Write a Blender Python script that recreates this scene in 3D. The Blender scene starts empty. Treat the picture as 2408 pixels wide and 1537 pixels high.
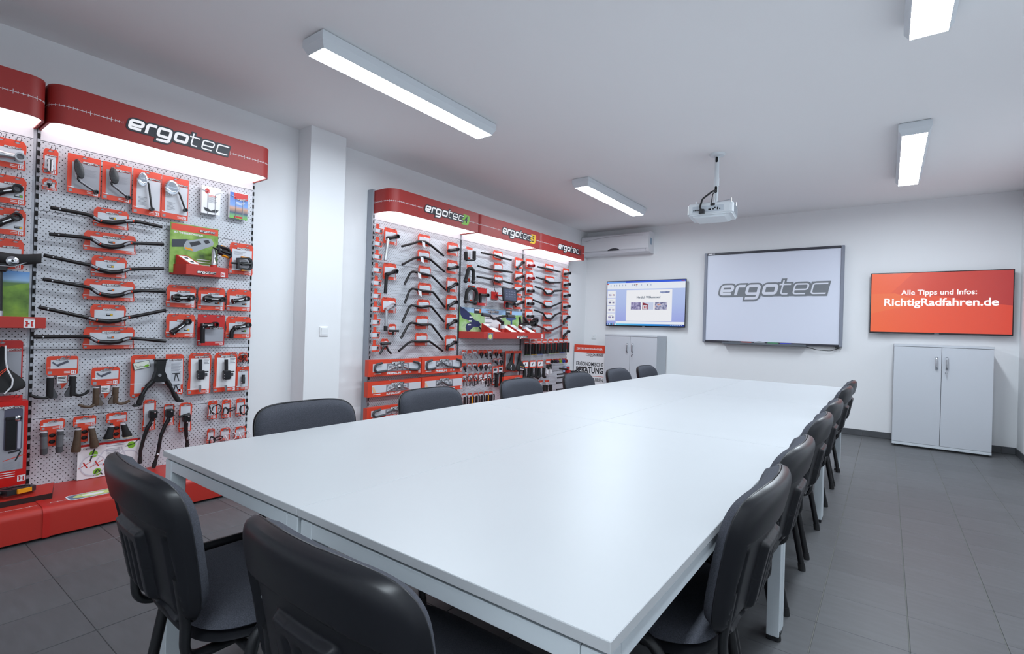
import bpy, bmesh, math, random
from mathutils import Vector, Matrix
random.seed(7)
SC = bpy.context.scene
COL = SC.collection
PI = math.pi

# ------------------------------------------------------------ camera, light, exposure
F_PX, CX, CY, CAM_H = 1188.5, 1204.0, 768.5, 1.17
R_RIGHT = Vector((0.80296678, 0.59524763, 0.03040727))
R_DOWN = Vector((0.02227122, 0.02101641, -0.99953104))
R_FWD = Vector((-0.59560754, 0.80326743, 0.00361859))
cam = bpy.data.cameras.new('camera')
cam.sensor_fit = 'HORIZONTAL'
cam.sensor_width = 36.0
cam.lens = F_PX / 2408 * 36.0
cam.clip_start = 0.02
camo = bpy.data.objects.new('camera', cam)
COL.objects.link(camo)
camo.matrix_world = Matrix(((R_RIGHT.x, -R_DOWN.x, -R_FWD.x, 0), (R_RIGHT.y, -R_DOWN.y, -R_FWD.y, 0), (R_RIGHT.z, -R_DOWN.z, -R_FWD.z, CAM_H), (0, 0, 0, 1)))
SC.camera = camo
w = bpy.data.worlds.new('world'); SC.world = w; w.use_nodes = True
w.node_tree.nodes['Background'].inputs[0].default_value = (0.75, 0.85, 1, 1)
w.node_tree.nodes['Background'].inputs[1].default_value = 0.0      # a closed room: only its lamps light it
SC.view_settings.view_transform = 'Standard'
SC.view_settings.look = 'None'
SC.view_settings.gamma = 1.0
SC.view_settings.use_curve_mapping = False
SC.view_settings.exposure = 0.0
CEIL_LIGHT = 60.0       # diffusers of the ceiling lamps
CANOPY_LIGHT = 2.3     # lit undersides of the display canopies
LIGHT_COL = (0.90, 0.95, 1.0)

def ray(u, v):
    return R_RIGHT * ((u - CX) / F_PX) + R_DOWN * ((v - CY) / F_PX) + R_FWD
def onx(u, v, x):
    d = ray(u, v); d = d * (x / d.x); return Vector((d.x, d.y, d.z + CAM_H))
def ony(u, v, y):
    d = ray(u, v); d = d * (y / d.y); return Vector((d.x, d.y, d.z + CAM_H))
def onz(u, v, z):
    d = ray(u, v); d = d * ((z - CAM_H) / d.z); return Vector((d.x, d.y, z))

# ------------------------------------------------------------ materials
def lin(c):
    return tuple(((x / 255) / 12.92 if x / 255 <= 0.04045 else ((x / 255 + 0.055) / 1.055) ** 2.4) for x in c)
MATS = {}
def mat(name, rgb, rough=0.5, metal=0.0, spec=0.5, noise=None, bump=None, emit=0.0, emit_rgb=None, coat=0.0, alpha=None, trans=0.0):
    if name in MATS: return MATS[name]
    m = bpy.data.materials.new(name); m.use_nodes = True
    nt = m.node_tree; b = nt.nodes['Principled BSDF']
    c = lin(rgb)
    b.inputs['Base Color'].default_value = (*(c if not (emit and emit <= 1.2) else (.006, .006, .008)), 1)
    b.inputs['Roughness'].default_value = rough
    b.inputs['Metallic'].default_value = metal
    b.inputs['Specular IOR Level'].default_value = spec
    b.inputs['Coat Weight'].default_value = coat
    b.inputs['Transmission Weight'].default_value = trans
    if alpha is not None: b.inputs['Alpha'].default_value = alpha
    if emit:
        b.inputs['Emission Color'].default_value = (*(lin(emit_rgb) if emit_rgb else c), 1)
        b.inputs['Emission Strength'].default_value = emit
    tc = None
    if noise or bump:
        tc = nt.nodes.new('ShaderNodeTexCoord')
    if noise:                                   # (scale, amount) slight tone variation
        n = nt.nodes.new('ShaderNodeTexNoise'); n.inputs['Scale'].default_value = noise[0]; n.inputs['Detail'].default_value = 4
        nt.links.new(tc.outputs['Object'], n.inputs['Vector'])
        r = nt.nodes.new('ShaderNodeValToRGB')
        a = noise[1]
        r.color_ramp.elements[0].position = 0.3; r.color_ramp.elements[1].position = 0.7
        r.color_ramp.elements[0].color = (*[x * (1 - a) for x in c], 1)
        r.color_ramp.elements[1].color = (*[min(1, x * (1 + a)) for x in c], 1)
        nt.links.new(n.outputs['Fac'], r.inputs['Fac']); nt.links.new(r.outputs['Color'], b.inputs['Base Color'])
    if bump:                                    # (scale, strength, distance)
        n2 = nt.nodes.new('ShaderNodeTexNoise'); n2.inputs['Scale'].default_value = bump[0]; n2.inputs['Detail'].default_value = 3
        nt.links.new(tc.outputs['Object'], n2.inputs['Vector'])
        bp = nt.nodes.new('ShaderNodeBump'); bp.inputs['Strength'].default_value = bump[1]; bp.inputs['Distance'].default_value = bump[2]
        nt.links.new(n2.outputs['Fac'], bp.inputs['Height']); nt.links.new(bp.outputs['Normal'], b.inputs['Normal'])
    MATS[name] = m
    return m
def gradient(m, axis, stops, emit=None, coord='Generated'):
    """Colour ramp along one axis of the object (flat prints and screens)."""
    nt = m.node_tree; b = nt.nodes['Principled BSDF']
    tc = nt.nodes.new('ShaderNodeTexCoord'); sp = nt.nodes.new('ShaderNodeSeparateXYZ'); r = nt.nodes.new('ShaderNodeValToRGB')
    nt.links.new(tc.outputs[coord], sp.inputs[0]); nt.links.new(sp.outputs[axis], r.inputs['Fac'])
    while len(r.color_ramp.elements) < len(stops): r.color_ramp.elements.new(0.5)
    for e, (p, c) in zip(r.color_ramp.elements, stops): e.position = p; e.color = (*lin(c), 1)
    if not emit: nt.links.new(r.outputs['Color'], b.inputs['Base Color'])
    if emit:
        b.inputs['Base Color'].default_value = (.006, .006, .008, 1)
        nt.links.new(r.outputs['Color'], b.inputs['Emission Color']); b.inputs['Emission Strength'].default_value = emit
    return m
def splotch(name, cols, scale, rough=0.5, emit=0, detail=3):
    """Blurred photographic print: noise through a colour ramp."""
    m = mat(name, cols[0], rough)
    nt = m.node_tree; b = nt.nodes['Principled BSDF']
    tc = nt.nodes.new('ShaderNodeTexCoord'); n = nt.nodes.new('ShaderNodeTexNoise'); n.inputs['Scale'].default_value = scale; n.inputs['Detail'].default_value = detail
    r = nt.nodes.new('ShaderNodeValToRGB')
    while len(r.color_ramp.elements) < len(cols): r.color_ramp.elements.new(0.5)
    for i, e in enumerate(r.color_ramp.elements):
        e.position = 0.28 + 0.44 * i / max(1, len(cols) - 1); e.color = (*lin(cols[i]), 1)
    nt.links.new(tc.outputs['Object'], n.inputs['Vector']); nt.links.new(n.outputs['Fac'], r.inputs['Fac'])
    if not emit: nt.links.new(r.outputs['Color'], b.inputs['Base Color'])
    if emit:
        b.inputs['Base Color'].default_value = (.006, .006, .008, 1)
        nt.links.new(r.outputs['Color'], b.inputs['Emission Color']); b.inputs['Emission Strength'].default_value = emit
    return m

WALL = mat('wall_paint', (236, 237, 239), 0.9, bump=(180, 0.12, 0.002))
CEIL = mat('ceiling_paint', (247, 247, 248), 0.95, bump=(150, 0.1, 0.002))
WHITE = mat('white_lacquer', (228, 231, 234), 0.4)
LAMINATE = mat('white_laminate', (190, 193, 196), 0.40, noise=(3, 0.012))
GREYLEG = mat('pale_grey_metal', (205, 213, 218), 0.4)
BLACKPL = mat('black_plastic', (30, 31, 35), 0.38, bump=(900, 0.05, 0.0005))
BLACKSHELL = mat('black_shell_plastic', (22, 23, 28), 0.33, spec=.4, bump=(1400, 0.08, 0.0003))
BLACKMET = mat('black_metal', (24, 25, 28), 0.35, spec=0.5)
BLACKBAR = mat('black_anodised', (34, 32, 34), 0.32, metal=0.4)
FABRIC = mat('charcoal_fabric', (74, 76, 84), 0.95, spec=0.2, noise=(420, 0.3), bump=(700, 0.5, 0.001))
GROUT = mat('grout', (112, 112, 108), 0.9)
CABINET = mat('grey_board', (196, 200, 207), 0.5)
CABSIDE = mat('darker_grey_board', (184, 190, 197), 0.5)
CHROME = mat('chrome', (205, 207, 212), 0.16, metal=1.0)
STEEL = mat('brushed_steel', (180, 183, 188), 0.35, metal=1.0)
RED = mat('red_lacquer', (184, 46, 36), 0.42)
REDDARK = mat('canopy_red', (160, 44, 40), 0.5)
CARD_RED = mat('card_red', (218, 68, 42), 0.45)
CARD_RED2 = mat('card_deep_red', (196, 38, 36), 0.4)
CARD_GREY = mat('card_pale_grey', (208, 211, 218), 0.5)
CARD_DGREY = mat('card_mid_grey', (158, 160, 168), 0.5)
PAPER = mat('white_paper', (236, 237, 240), 0.6)
INK = mat('dark_ink', (38, 40, 46), 0.5)
INKGREY = mat('grey_ink', (150, 152, 160), 0.6)
GREEN = mat('green_print', (126, 186, 48), 0.5)
YELLOW = mat('yellow_print', (226, 182, 48), 0.5)
AMBER = mat('amber_reflector', (232, 150, 22), 0.2)
BROWN = mat('brown_leather', (82, 64, 48), 0.6, noise=(60, 0.15))
DGREY = mat('dark_grey_rubber', (72, 74, 78), 0.7)
RUBBER = mat('black_rubber', (26, 26, 28), 0.75)
SILVER = mat('silver_alloy', (196, 198, 202), 0.28, metal=0.9)
REDALLOY = mat('red_alloy', (168, 30, 34), 0.3, metal=0.5)
MIRROR = mat('mirror_glass', (215, 222, 232), 0.04, metal=1.0)
CLEAR = mat('clear_blister', (240, 242, 246), 0.12, trans=0.9, alpha=0.13)
UPRIGHT = mat('upright_grey', (176, 180, 188), 0.45)
SLOT = mat('slot_black', (10, 10, 12), 0.8)
LITPANEL = mat('canopy_light', (250, 246, 246), 0.5, emit=CANOPY_LIGHT, emit_rgb=(255, 244, 246))
DIFFUSER = mat('lamp_diffuser', (250, 252, 255), 0.5, emit=CEIL_LIGHT, emit_rgb=(234, 246, 255))
LOGOWHITE = mat('logo_lit_white', (250, 251, 255), 0.5, emit=0.9, emit_rgb=(246, 248, 255))
LOGODARK = mat('logo_dark', (36, 40, 50), 0.5)
SCALE_WHITE = mat('scale_print', (225, 224, 226), 0.5)
PINK = mat('pale_pink_white', (226, 214, 218), 0.4)

# ------------------------------------------------------------ mesh building
class MB:
    def __init__(s): s.v = []; s.f = []; s.mi = []
    def add(s, vs, fs, mi=0):
        o = len(s.v); s.v += [tuple(x) for x in vs]; s.f += [tuple(i + o for i in f) for f in fs]; s.mi += [mi] * len(fs); return s
    def box(s, x0, x1, y0, y1, z0, z1, mi=0, M=None):
        vs = [(x, y, z) for x in (x0, x1) for y in (y0, y1) for z in (z0, z1)]
        if M is not None: vs = [M @ Vector(v) for v in vs]
        return s.add(vs, [(0, 1, 3, 2), (4, 6, 7, 5), (0, 4, 5, 1), (2, 3, 7, 6), (0, 2, 6, 4), (1, 5, 7, 3)], mi)
    def cbox(s, x0, x1, y0, y1, z0, z1, c=0.003, mi=0, M=None):
        """box with chamfered edges"""
        X, Y, Z = (x0, x1), (y0, y1), (z0, z1); vs = []; idx = {}
        for i in (0, 1):
            for j in (0, 1):
                for k in (0, 1):
                    sx, sy, sz = (c if i == 0 else -c), (c if j == 0 else -c), (c if k == 0 else -c)
                    for a, p in enumerate(((X[i], Y[j] + sy, Z[k] + sz), (X[i] + sx, Y[j], Z[k] + sz), (X[i] + sx, Y[j] + sy, Z[k]))):
                        idx[(i, j, k, a)] = len(vs); vs.append(p)
        fs = []
        for a in range(3):
            for t in (0, 1):
                q = []
                for (p, r) in ((0, 0), (0, 1), (1, 1), (1, 0)):
                    key = [0, 0, 0]; key[a] = t; key[(a + 1) % 3] = p; key[(a + 2) % 3] = r; q.append(idx[(*key, a)])
                fs.append(tuple(q) if t else tuple(reversed(q)))
        for a in range(3):                       # edges along axis a
            b, d = (a + 1) % 3, (a + 2) % 3
            for p in (0, 1):
                for r in (0, 1):
                    k0 = [0, 0, 0]; k0[b] = p; k0[d] = r; k1 = list(k0); k1[a] = 1
                    q = (idx[(*k0, b)], idx[(*k1, b)], idx[(*k1, d)], idx[(*k0, d)])
                    fs.append(q if p != r else tuple(reversed(q)))
        for i in (0, 1):
            for j in (0, 1):
                for k in (0, 1):
                    q = (idx[(i, j, k, 0)], idx[(i, j, k, 1)], idx[(i, j, k, 2)])
                    fs.append(q if (i + j + k) % 2 else tuple(reversed(q)))
        if M is not None: vs = [M @ Vector(v) for v in vs]
        return s.add(vs, fs, mi)
    def prism(s, poly, y0, y1, mi=0, M=None, axis='y'):
        """polygon in the x-z plane (or x-y for axis 'z', y-z for 'x') extruded along the axis"""
        n = len(poly)
        if axis == 'y': mk = lambda p, t: (p[0], t, p[1])
        elif axis == 'z': mk = lambda p, t: (p[0], p[1], t)
        else: mk = lambda p, t: (t, p[0], p[1])
        vs = [mk(p, y0) for p in poly] + [mk(p, y1) for p in poly]
        if M is not None: vs = [M @ Vector(v) for v in vs]
        fs = [tuple(range(n)), tuple(reversed(range(n, 2 * n)))] + [(i, i + n, (i + 1) % n + n, (i + 1) % n) for i in range(n)]
        return s.add(vs, fs, mi)
    def tube(s, pts, r, n=10, mi=0, flat=1.0, up=None, cap=True, closed=False):
        """tube through points; r a number or one per point; flat squashes it along 'up'"""
        pts = [Vector(p) for p in pts]; m = len(pts)
        rs = list(r) if hasattr(r, '__len__') else [r] * m
        vs = []; prev = None
        for i, p in enumerate(pts):
            if closed: t = pts[(i + 1) % m] - pts[i - 1]
            else: t = (pts[min(i + 1, m - 1)] - pts[max(i - 1, 0)])
            t = t.normalized() if t.length > 1e-9 else Vector((0, 0, 1))
            if up is not None: a = Vector(up)
            elif prev is not None: a = prev
            else: a = Vector((0, 0, 1)) if abs(t.z) < 0.9 else Vector((1, 0, 0))
            a = (a - t * a.dot(t))
            if a.length < 1e-6: a = t.orthogonal()
            a.normalize(); b = t.cross(a); prev = a
            for k in range(n):
                an = 2 * PI * k / n
                vs.append(p + a * (math.cos(an) * rs[i] * flat) + b * (math.sin(an) * rs[i]))
        fs = []
        last = m if closed else m - 1
        for i in range(last):
            j = (i + 1) % m
            for k in range(n):
                k2 = (k + 1) % n
                fs.append((i * n + k, i * n + k2, j * n + k2, j * n + k))
        if cap and not closed:
            fs.append(tuple(reversed(range(n)))); fs.append(tuple(range((m - 1) * n, m * n)))
        return s.add(vs, fs, mi)
    def lathe(s, prof, n=20, mi=0, M=None):
        """profile (r, z) turned about z"""
        vs = []
        for (r, z) in prof:
            for k in range(n):
                a = 2 * PI * k / n; vs.append((r * math.cos(a), r * math.sin(a), z))
        if M is not None: vs = [M @ Vector(v) for v in vs]
        m = len(prof)
        fs = [(i * n + k, i * n + (k + 1) % n, (i + 1) * n + (k + 1) % n, (i + 1) * n + k) for i in range(m - 1) for k in range(n)]
        fs += [tuple(reversed(range(n))), tuple(range((m - 1) * n, m * n))]
        return s.add(vs, fs, mi)
    def ring(s, c, r0, r1, y0, y1, n=20, mi=0):
        """hollow ring with its axis along y"""
        vs = []
        for k in range(n):
            a = 2 * PI * k / n; ca, sa = math.cos(a), math.sin(a)
            for (r, y) in ((r0, y0), (r1, y0), (r1, y1), (r0, y1)): vs.append((c[0] + r * ca, c[1] + y, c[2] + r * sa))
        fs = []
        for k in range(n):
            k2 = (k + 1) % n
            for j in range(4):
                j2 = (j + 1) % 4; fs.append((k * 4 + j, k * 4 + j2, k2 * 4 + j2, k2 * 4 + j))
        return s.add(vs, fs, mi)
    def ball(s, c, r, n=10, mi=0, sc=(1, 1, 1)):
        vs = []; m = n // 2
        for i in range(m + 1):
            t = PI * i / m
            for k in range(n):
                a = 2 * PI * k / n
                vs.append((c[0] + r * sc[0] * math.sin(t) * math.cos(a), c[1] + r * sc[1] * math.sin(t) * math.sin(a), c[2] + r * sc[2] * math.cos(t)))
        fs = [(i * n + k, (i + 1) * n + k, (i + 1) * n + (k + 1) % n, i * n + (k + 1) % n) for i in range(m) for k in range(n)]
        return s.add(vs, fs, mi)
    def quad(s, x0, x1, y, z0, z1, mi=0):
        return s.add([(x0, y, z0), (x1, y, z0), (x1, y, z1), (x0, y, z1)], [(0, 1, 2, 3)], mi)
    def mesh(s, name, mats, smooth=None):
        me = bpy.data.meshes.new(name)
        me.from_pydata(s.v, [], s.f)
        if not isinstance(mats, (list, tuple)): mats = [mats]
        for m in mats: me.materials.append(m)
        if len(mats) > 1: me.polygons.foreach_set('material_index', s.mi)
        bm = bmesh.new(); bm.from_mesh(me)
        bmesh.ops.remove_doubles(bm, verts=bm.verts, dist=1e-6)
        bmesh.ops.recalc_face_normals(bm, faces=bm.faces)
        bm.to_mesh(me); bm.free()
        if smooth:
            me.polygons.foreach_set('use_smooth', [True] * len(me.polygons))
            me.set_sharp_from_angle(angle=math.radians(smooth))
        me.update()
        return me
    def build(s, name, mats, parent=None, smooth=None, loc=None):
        return link(name, s.mesh(name, mats, smooth), parent, loc)

def link(name, me, parent=None, loc=None, rot=None, scale=None):
    o = bpy.data.objects.new(name, me); COL.objects.link(o)
    if parent is not None: o.parent = parent
    if loc is not None: o.location = loc
    if rot is not None: o.rotation_euler = rot
    if scale is not None: o.scale = scale
    return o
def tag(o, label=None, cat=None, group=None, kind=None):
    if label: o['label'] = label
    if cat: o['category'] = cat
    if group: o['group'] = group
    if kind: o['kind'] = kind
    return o
def thing(name, label, cat, loc=(0, 0, 0), rz=0.0, group=None):
    o = link(name, None, None, loc, (0, 0, rz)); o.empty_display_size = 0.05
    return tag(o, label, cat, group)
def dup(root, loc=None, rz=None, label=None, group=None):
    """copy of a thing with copies of its parts and sub-parts (shared meshes)"""
    def cp(o, parent):
        c = o.copy(); COL.objects.link(c)
        if parent is not None: c.parent = parent
        for ch in KIDS.get(o.name, []) : cp(ch, c)
        return c
    KIDS = {}
    def walk(o):
        KIDS[o.name] = list(o.children)
        for ch in o.children: walk(ch)
    walk(root)
    r = cp(root, None)
    if loc is not None: r.location = loc
    if rz is not None: r.rotation_euler = (0, 0, rz)
    if label: r['label'] = label
    if group: r['group'] = group
    return r
def arc(cx, cz, r, a0, a1, n):
    return [(cx + r * math.cos(math.radians(a0 + (a1 - a0) * i / n)), cz + r * math.sin(math.radians(a0 + (a1 - a0) * i / n))) for i in range(n + 1)]
def rrect(x0, x1, z0, z1, r, n=4):
    return arc(x1 - r, z1 - r, r, 0, 90, n) + arc(x0 + r, z1 - r, r, 90, 180, n) + arc(x0 + r, z0 + r, r, 180, 270, n) + arc(x1 - r, z0 + r, r, 270, 360, n)
def fillet(pts, rad, n=5):
    """3-D polyline with rounded corners"""
    pts = [Vector(p) for p in pts]; out = [pts[0]]
    for i in range(1, len(pts) - 1):
        p, a, b = pts[i], pts[i - 1] - pts[i], pts[i + 1] - pts[i]
        r = rad[i - 1] if hasattr(rad, '__len__') else rad
        ang = a.angle(b)
        d = min(r / math.tan(ang / 2) if ang > 1e-3 else 0, a.length * 0.49, b.length * 0.49)
        p0, p1 = p + a.normalized() * d, p + b.normalized() * d
        for k in range(n + 1):
            t = k / n
            out.append(p0 * (1 - t) ** 2 + p * 2 * t * (1 - t) + p1 * t ** 2)
    out.append(pts[-1]); return out
DG = None
def text_mesh(body, size, bold=0.0, depth=0.0, align='CENTER', mats=None, shear=0.0, spacing=1.0, xscale=1.0, width=None):
    """lettering as a mesh in the x-z plane facing -y"""
    cu = bpy.data.curves.new('lettering', 'FONT'); cu.body = body; cu.size = size; cu.offset = bold; cu.extrude = depth
    cu.align_x = align; cu.align_y = 'CENTER'; cu.shear = shear; cu.space_character = spacing; cu.resolution_u = 4
    o = bpy.data.objects.new('lettering', cu); COL.objects.link(o)
    bpy.context.view_layer.update()
    me = bpy.data.meshes.new_from_object(o.evaluated_get(bpy.context.evaluated_depsgraph_get()))
    bpy.data.objects.remove(o); bpy.data.curves.remove(cu)
    me.transform(Matrix.Rotation(PI / 2, 4, 'X') @ Matrix.Diagonal((xscale, 1, 1, 1)))
    if width:
        xs = [v.co.x for v in me.vertices]; k = width / max(1e-6, max(xs) - min(xs)); c = (max(xs) + min(xs)) / 2 if align == 'CENTER' else 0
        for v in me.vertices: v.co.x = (v.co.x - c) * k
    me.materials.clear()
    me.materials.append(mats)
    return me

# ------------------------------------------------------------ the word mark: seven rounded italic letters on a dark outline
def stroke2d(mb, path, wd, y, mi, shear=0.21, closed=False, rad=0.22, ext=0.0):
    P = [Vector((a, 0, b)) for a, b in path]
    if closed:
        m = len(P); mid = (P[0] + P[1]) / 2
        P = fillet([mid] + P[1:] + [P[0], mid], rad, 4)
    else:
        if ext:
            P[0] = P[0] + (P[0] - P[1]).normalized() * ext; P[-1] = P[-1] + (P[-1] - P[-2]).normalized() * ext
        P = fillet(P, rad, 4)
    Q = [P[0]]
    for p in P[1:]:
        if (p - Q[-1]).length > 1e-5: Q.append(p)
    P = Q; vs = []
    for i, p in enumerate(P):
        if closed and i in (0, len(P) - 1): t = P[1] - P[-2]
        else: t = P[min(i + 1, len(P) - 1)] - P[max(i - 1, 0)]
        t.normalize(); nn = Vector((-t.z, 0, t.x))
        for sgn in (1, -1):
            q = p + nn * (wd / 2 * sgn); vs.append((q.x + shear * q.z, y - 2.5e-5 * i, q.z))
    fs = [(2 * i, 2 * i + 1, 2 * i + 3, 2 * i + 2) for i in range(len(P) - 1)]
    mb.add(vs, fs, mi)
def wordmark(name, m_out, m_in):
    mb = MB(); B, T = 0.26, 0.13
    def letters(extra, y, mi):
        cnt = [0]
        def st(path, wd, **k):
            stroke2d(mb, path, wd + 2 * extra, y - 5e-5 * cnt[0], mi, ext=extra, **k); cnt[0] += 1
        h = B / 2; t = T / 2
        def off(x, pts): return [(x + a, b) for a, b in pts]
        st(off(0.00, [(0.20, 0.44), (1.09, 0.44), (1.09, 1 - h), (h, 1 - h), (h, h), (1.06, h)]), B, rad=0.2)
        st(off(1.36, [(h, 0), (h, 1 - h), (0.84, 1 - h)]), B, rad=0.2)
        st(off(2.30, [(1.06, h), (h, h), (h, 1 - h), (1.13, 1 - h), (1.13, -0.30), (0.10, -0.30)]), B, rad=0.2)
        st(off(3.76, [(h, h), (1.14, h), (1.14, 1 - h), (h, 1 - h)]), B, closed=True, rad=0.2)
        st(off(5.30, [(t, 1.32), (t, t), (0.62, t)]), T, rad=0.2)
        st(off(5.30, [(-0.22, 1 - t), (0.72, 1 - t)]), T)
        st(off(6.30, [(0.1, 0.44), (1.12, 0.44), (1.12, 1 - t), (t, 1 - t), (t, t), (1.02, t)]), T, rad=0.2)
        st(off(7.72, [(1.18, 1 - t), (t, 1 - t), (t, t), (1.18, t)]), T, rad=0.2)
    letters(0.16, -0.0012, 0)
    for kk, (a, b, c, d) in enumerate(((0.1, 1.2, 0.1, 0.9), (1.45, 2.25, 0.0, 0.9), (2.5, 3.4, 0.1, 0.9), (3.9, 4.9, 0.1, 0.9), (5.2, 6.4, 0.0, 0.98), (6.4, 7.6, 0.1, 0.9), (7.6, 9.05, -0.14, 1.14), (1.3, 3.0, -0.14, 0.2), (4.6, 7.8, -0.14, 0.2))):
        yk = -.0004 - 6e-5 * kk
        mb.add([(a + 0.21 * c, yk, c), (b + 0.21 * c, yk, c), (b + 0.21 * d, yk, d), (a + 0.21 * d, yk, d)], [(0, 1, 2, 3)], 0)
    letters(0.0, -0.0034, 1)
    return mb.mesh(name, [m_out, m_in])
WM_LIT = wordmark('word_mark_lit', LOGODARK, LOGOWHITE)
WM_PRINT = wordmark('word_mark_print', mat('outline_soft', (112, 92, 94), .5), PAPER)
WM_BOX = wordmark('word_mark_box', INK, PAPER)
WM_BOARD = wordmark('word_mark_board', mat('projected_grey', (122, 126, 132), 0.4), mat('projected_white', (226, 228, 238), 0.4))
WM_DARK = wordmark('word_mark_small', mat('outline_grey', (90, 70, 72), 0.5), PAPER)
def logo(parent, me, x, z, width, y=-0.002, name='logo'):
    s = width / 9.3
    o = link(name, me, parent, (x - 4.6 * s, y, z - 0.5 * s), None, (s, 1, s)); return o
def emblem_mesh():
    mb = MB()
    mb.quad(-0.5, 0.5, 0, -0.5, 0.5, 0)
    for (a, b, c, d) in ((-0.30, -0.13, -0.34, 0.34), (0.15, 0.30, -0.34, 0.34), (-0.13, 0.03, -0.07, 0.07), (-0.36, -0.30, 0.2, 0.34), (-0.36, -0.30, -0.34, -0.2), (0.30, 0.36, 0.2, 0.34), (0.30, 0.36, -0.34, -0.2)):
        mb.quad(a, b, -0.0006, c, d, 1)
    return mb.mesh('emblem', [PAPER, CARD_RED2])
EMBLEM = emblem_mesh()
def emblem(parent, x, z, size, y=-0.002):
    return link('emblem', EMBLEM, parent, (x, y, z), None, (size, 1, size))
# ------------------------------------------------------------ the room
XL, XR, YB, YF, ZC = -4.05, 1.13, 7.5, -1.75, 2.805
fl = MB().box(XL, XR, YF, YB, -0.12, -0.003).build('floor', GROUT); tag(fl, 'grey square tiles with pale joints, shaded under the tables', kind='structure')
c = MB().box(XL - .2, XR + .2, YF - .2, YB + .2, ZC, ZC + 0.2).build('ceiling', CEIL); tag(c, 'plain white painted ceiling', kind='structure')
o = MB().box(XL - .2, XL, YF - .2, YB + .2, -0.12, ZC).build('wall_left', WALL); tag(o, 'white painted wall behind the product displays', kind='structure')
MB().box(XL - .01, -3.86, 2.338, 2.674, -0.003, ZC).build('pillar', WALL, o)
o = MB().box(XL - .2, XR + .2, YB, YB + .2, -0.12, ZC).build('wall_back', WALL); tag(o, 'white painted end wall with the screens', kind='structure')
o = MB().box(XR, XR + .2, YF - .2, YB + .2, -0.12, ZC).build('wall_right', WALL); tag(o, 'white painted wall on the right', kind='structure')
o = MB().box(XL - .2, XR + .2, YF - .2, YF, -0.12, ZC).build('wall_front', WALL); tag(o, 'white painted wall behind the viewer', kind='structure')
# tiles: a square grid; each one in view its own piece
tile_m = mat('floor_tile', (103, 105, 108), 0.42, spec=0.4)
nt = tile_m.node_tree; b = nt.nodes['Principled BSDF']
tc = nt.nodes.new('ShaderNodeTexCoord'); mp = nt.nodes.new('ShaderNodeMapping'); mp.inputs['Scale'].default_value = (7, 30, 7)
oi = nt.nodes.new('ShaderNodeObjectInfo'); ad = nt.nodes.new('ShaderNodeVectorMath'); ad.operation = 'ADD'
nz = nt.nodes.new('ShaderNodeTexNoise'); nz.inputs['Scale'].default_value = 1.0; nz.inputs['Detail'].default_value = 5
rp = nt.nodes.new('ShaderNodeValToRGB'); rp.color_ramp.elements[0].position = 0.3; rp.color_ramp.elements[1].position = 0.72
rp.color_ramp.elements[0].color = (*lin((85, 86, 88)), 1); rp.color_ramp.elements[1].color = (*lin((94, 95, 98)), 1)
nt.links.new(tc.outputs['Object'], mp.inputs['Vector']); nt.links.new(mp.outputs[0], ad.inputs[0]); nt.links.new(oi.outputs['Location'], ad.inputs[1])
nt.links.new(ad.outputs[0], nz.inputs['Vector']); nt.links.new(nz.outputs['Fac'], rp.inputs['Fac'])
mx = nt.nodes.new('ShaderNodeMix'); mx.data_type = 'RGBA'; mx.blend_type = 'MULTIPLY'; mx.inputs['Factor'].default_value = 1
mr = nt.nodes.new('ShaderNodeMapRange'); mr.inputs['To Min'].default_value = 0.93; mr.inputs['To Max'].default_value = 1.05
nt.links.new(oi.outputs['Random'], mr.inputs['Value']); nt.links.new(rp.outputs['Color'], mx.inputs[6]); nt.links.new(mr.outputs[0], mx.inputs[7])
nt.links.new(mx.outputs[2], b.inputs['Base Color'])
P_ = 0.305
tile_me = MB().cbox(-.1507, .1507, -.1518, .1518, -.008, 0, .0012).mesh('tile', tile_m)
spots = []
i0, j0 = 0.097 - 14 * P_, 2.446 - 14 * P_
for i in range(18):
    for j in range(31):
        x, y = i0 + (i + .5) * P_, j0 + (j + .5) * P_
        if not (XL - .14 < x < XR + .14 and YF - .1 < y < YB + .14): continue
        d = Vector((x, y, -CAM_H)); f = d.dot(R_FWD)
        vis = False
        if f > 0.3:
            u, v = CX + F_PX * d.dot(R_RIGHT) / f, CY + F_PX * d.dot(R_DOWN) / f
            vis = -170 < u < 2580 and v < 1750 and x > -3.62
        spots.append((not vis, d.length, x, y))
spots.sort()
rest = MB()
for k, (nv, _, x, y) in enumerate(spots):
    x0, x1 = max(x - .1507, XL), min(x + .1507, XR); y0, y1 = max(y - .1518, YF), min(y + .1518, YB)
    if x1 - x0 < 0.02 or y1 - y0 < 0.02: continue
    if not nv and k < 300:
        if x1 - x0 > .299 and y1 - y0 > .303: link('tile', tile_me, fl, (x, y, 0))
        else: MB().cbox(x0 - x, x1 - x, y0 - y, y1 - y, -.008, 0, .0012).build('tile', tile_m, fl, loc=(x, y, 0))
    else: rest.cbox(x0, x1, y0, y1, -.008, 0, .0012)
o = rest.build('tile_field', tile_m, fl); o['kind'] = 'stuff'
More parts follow.
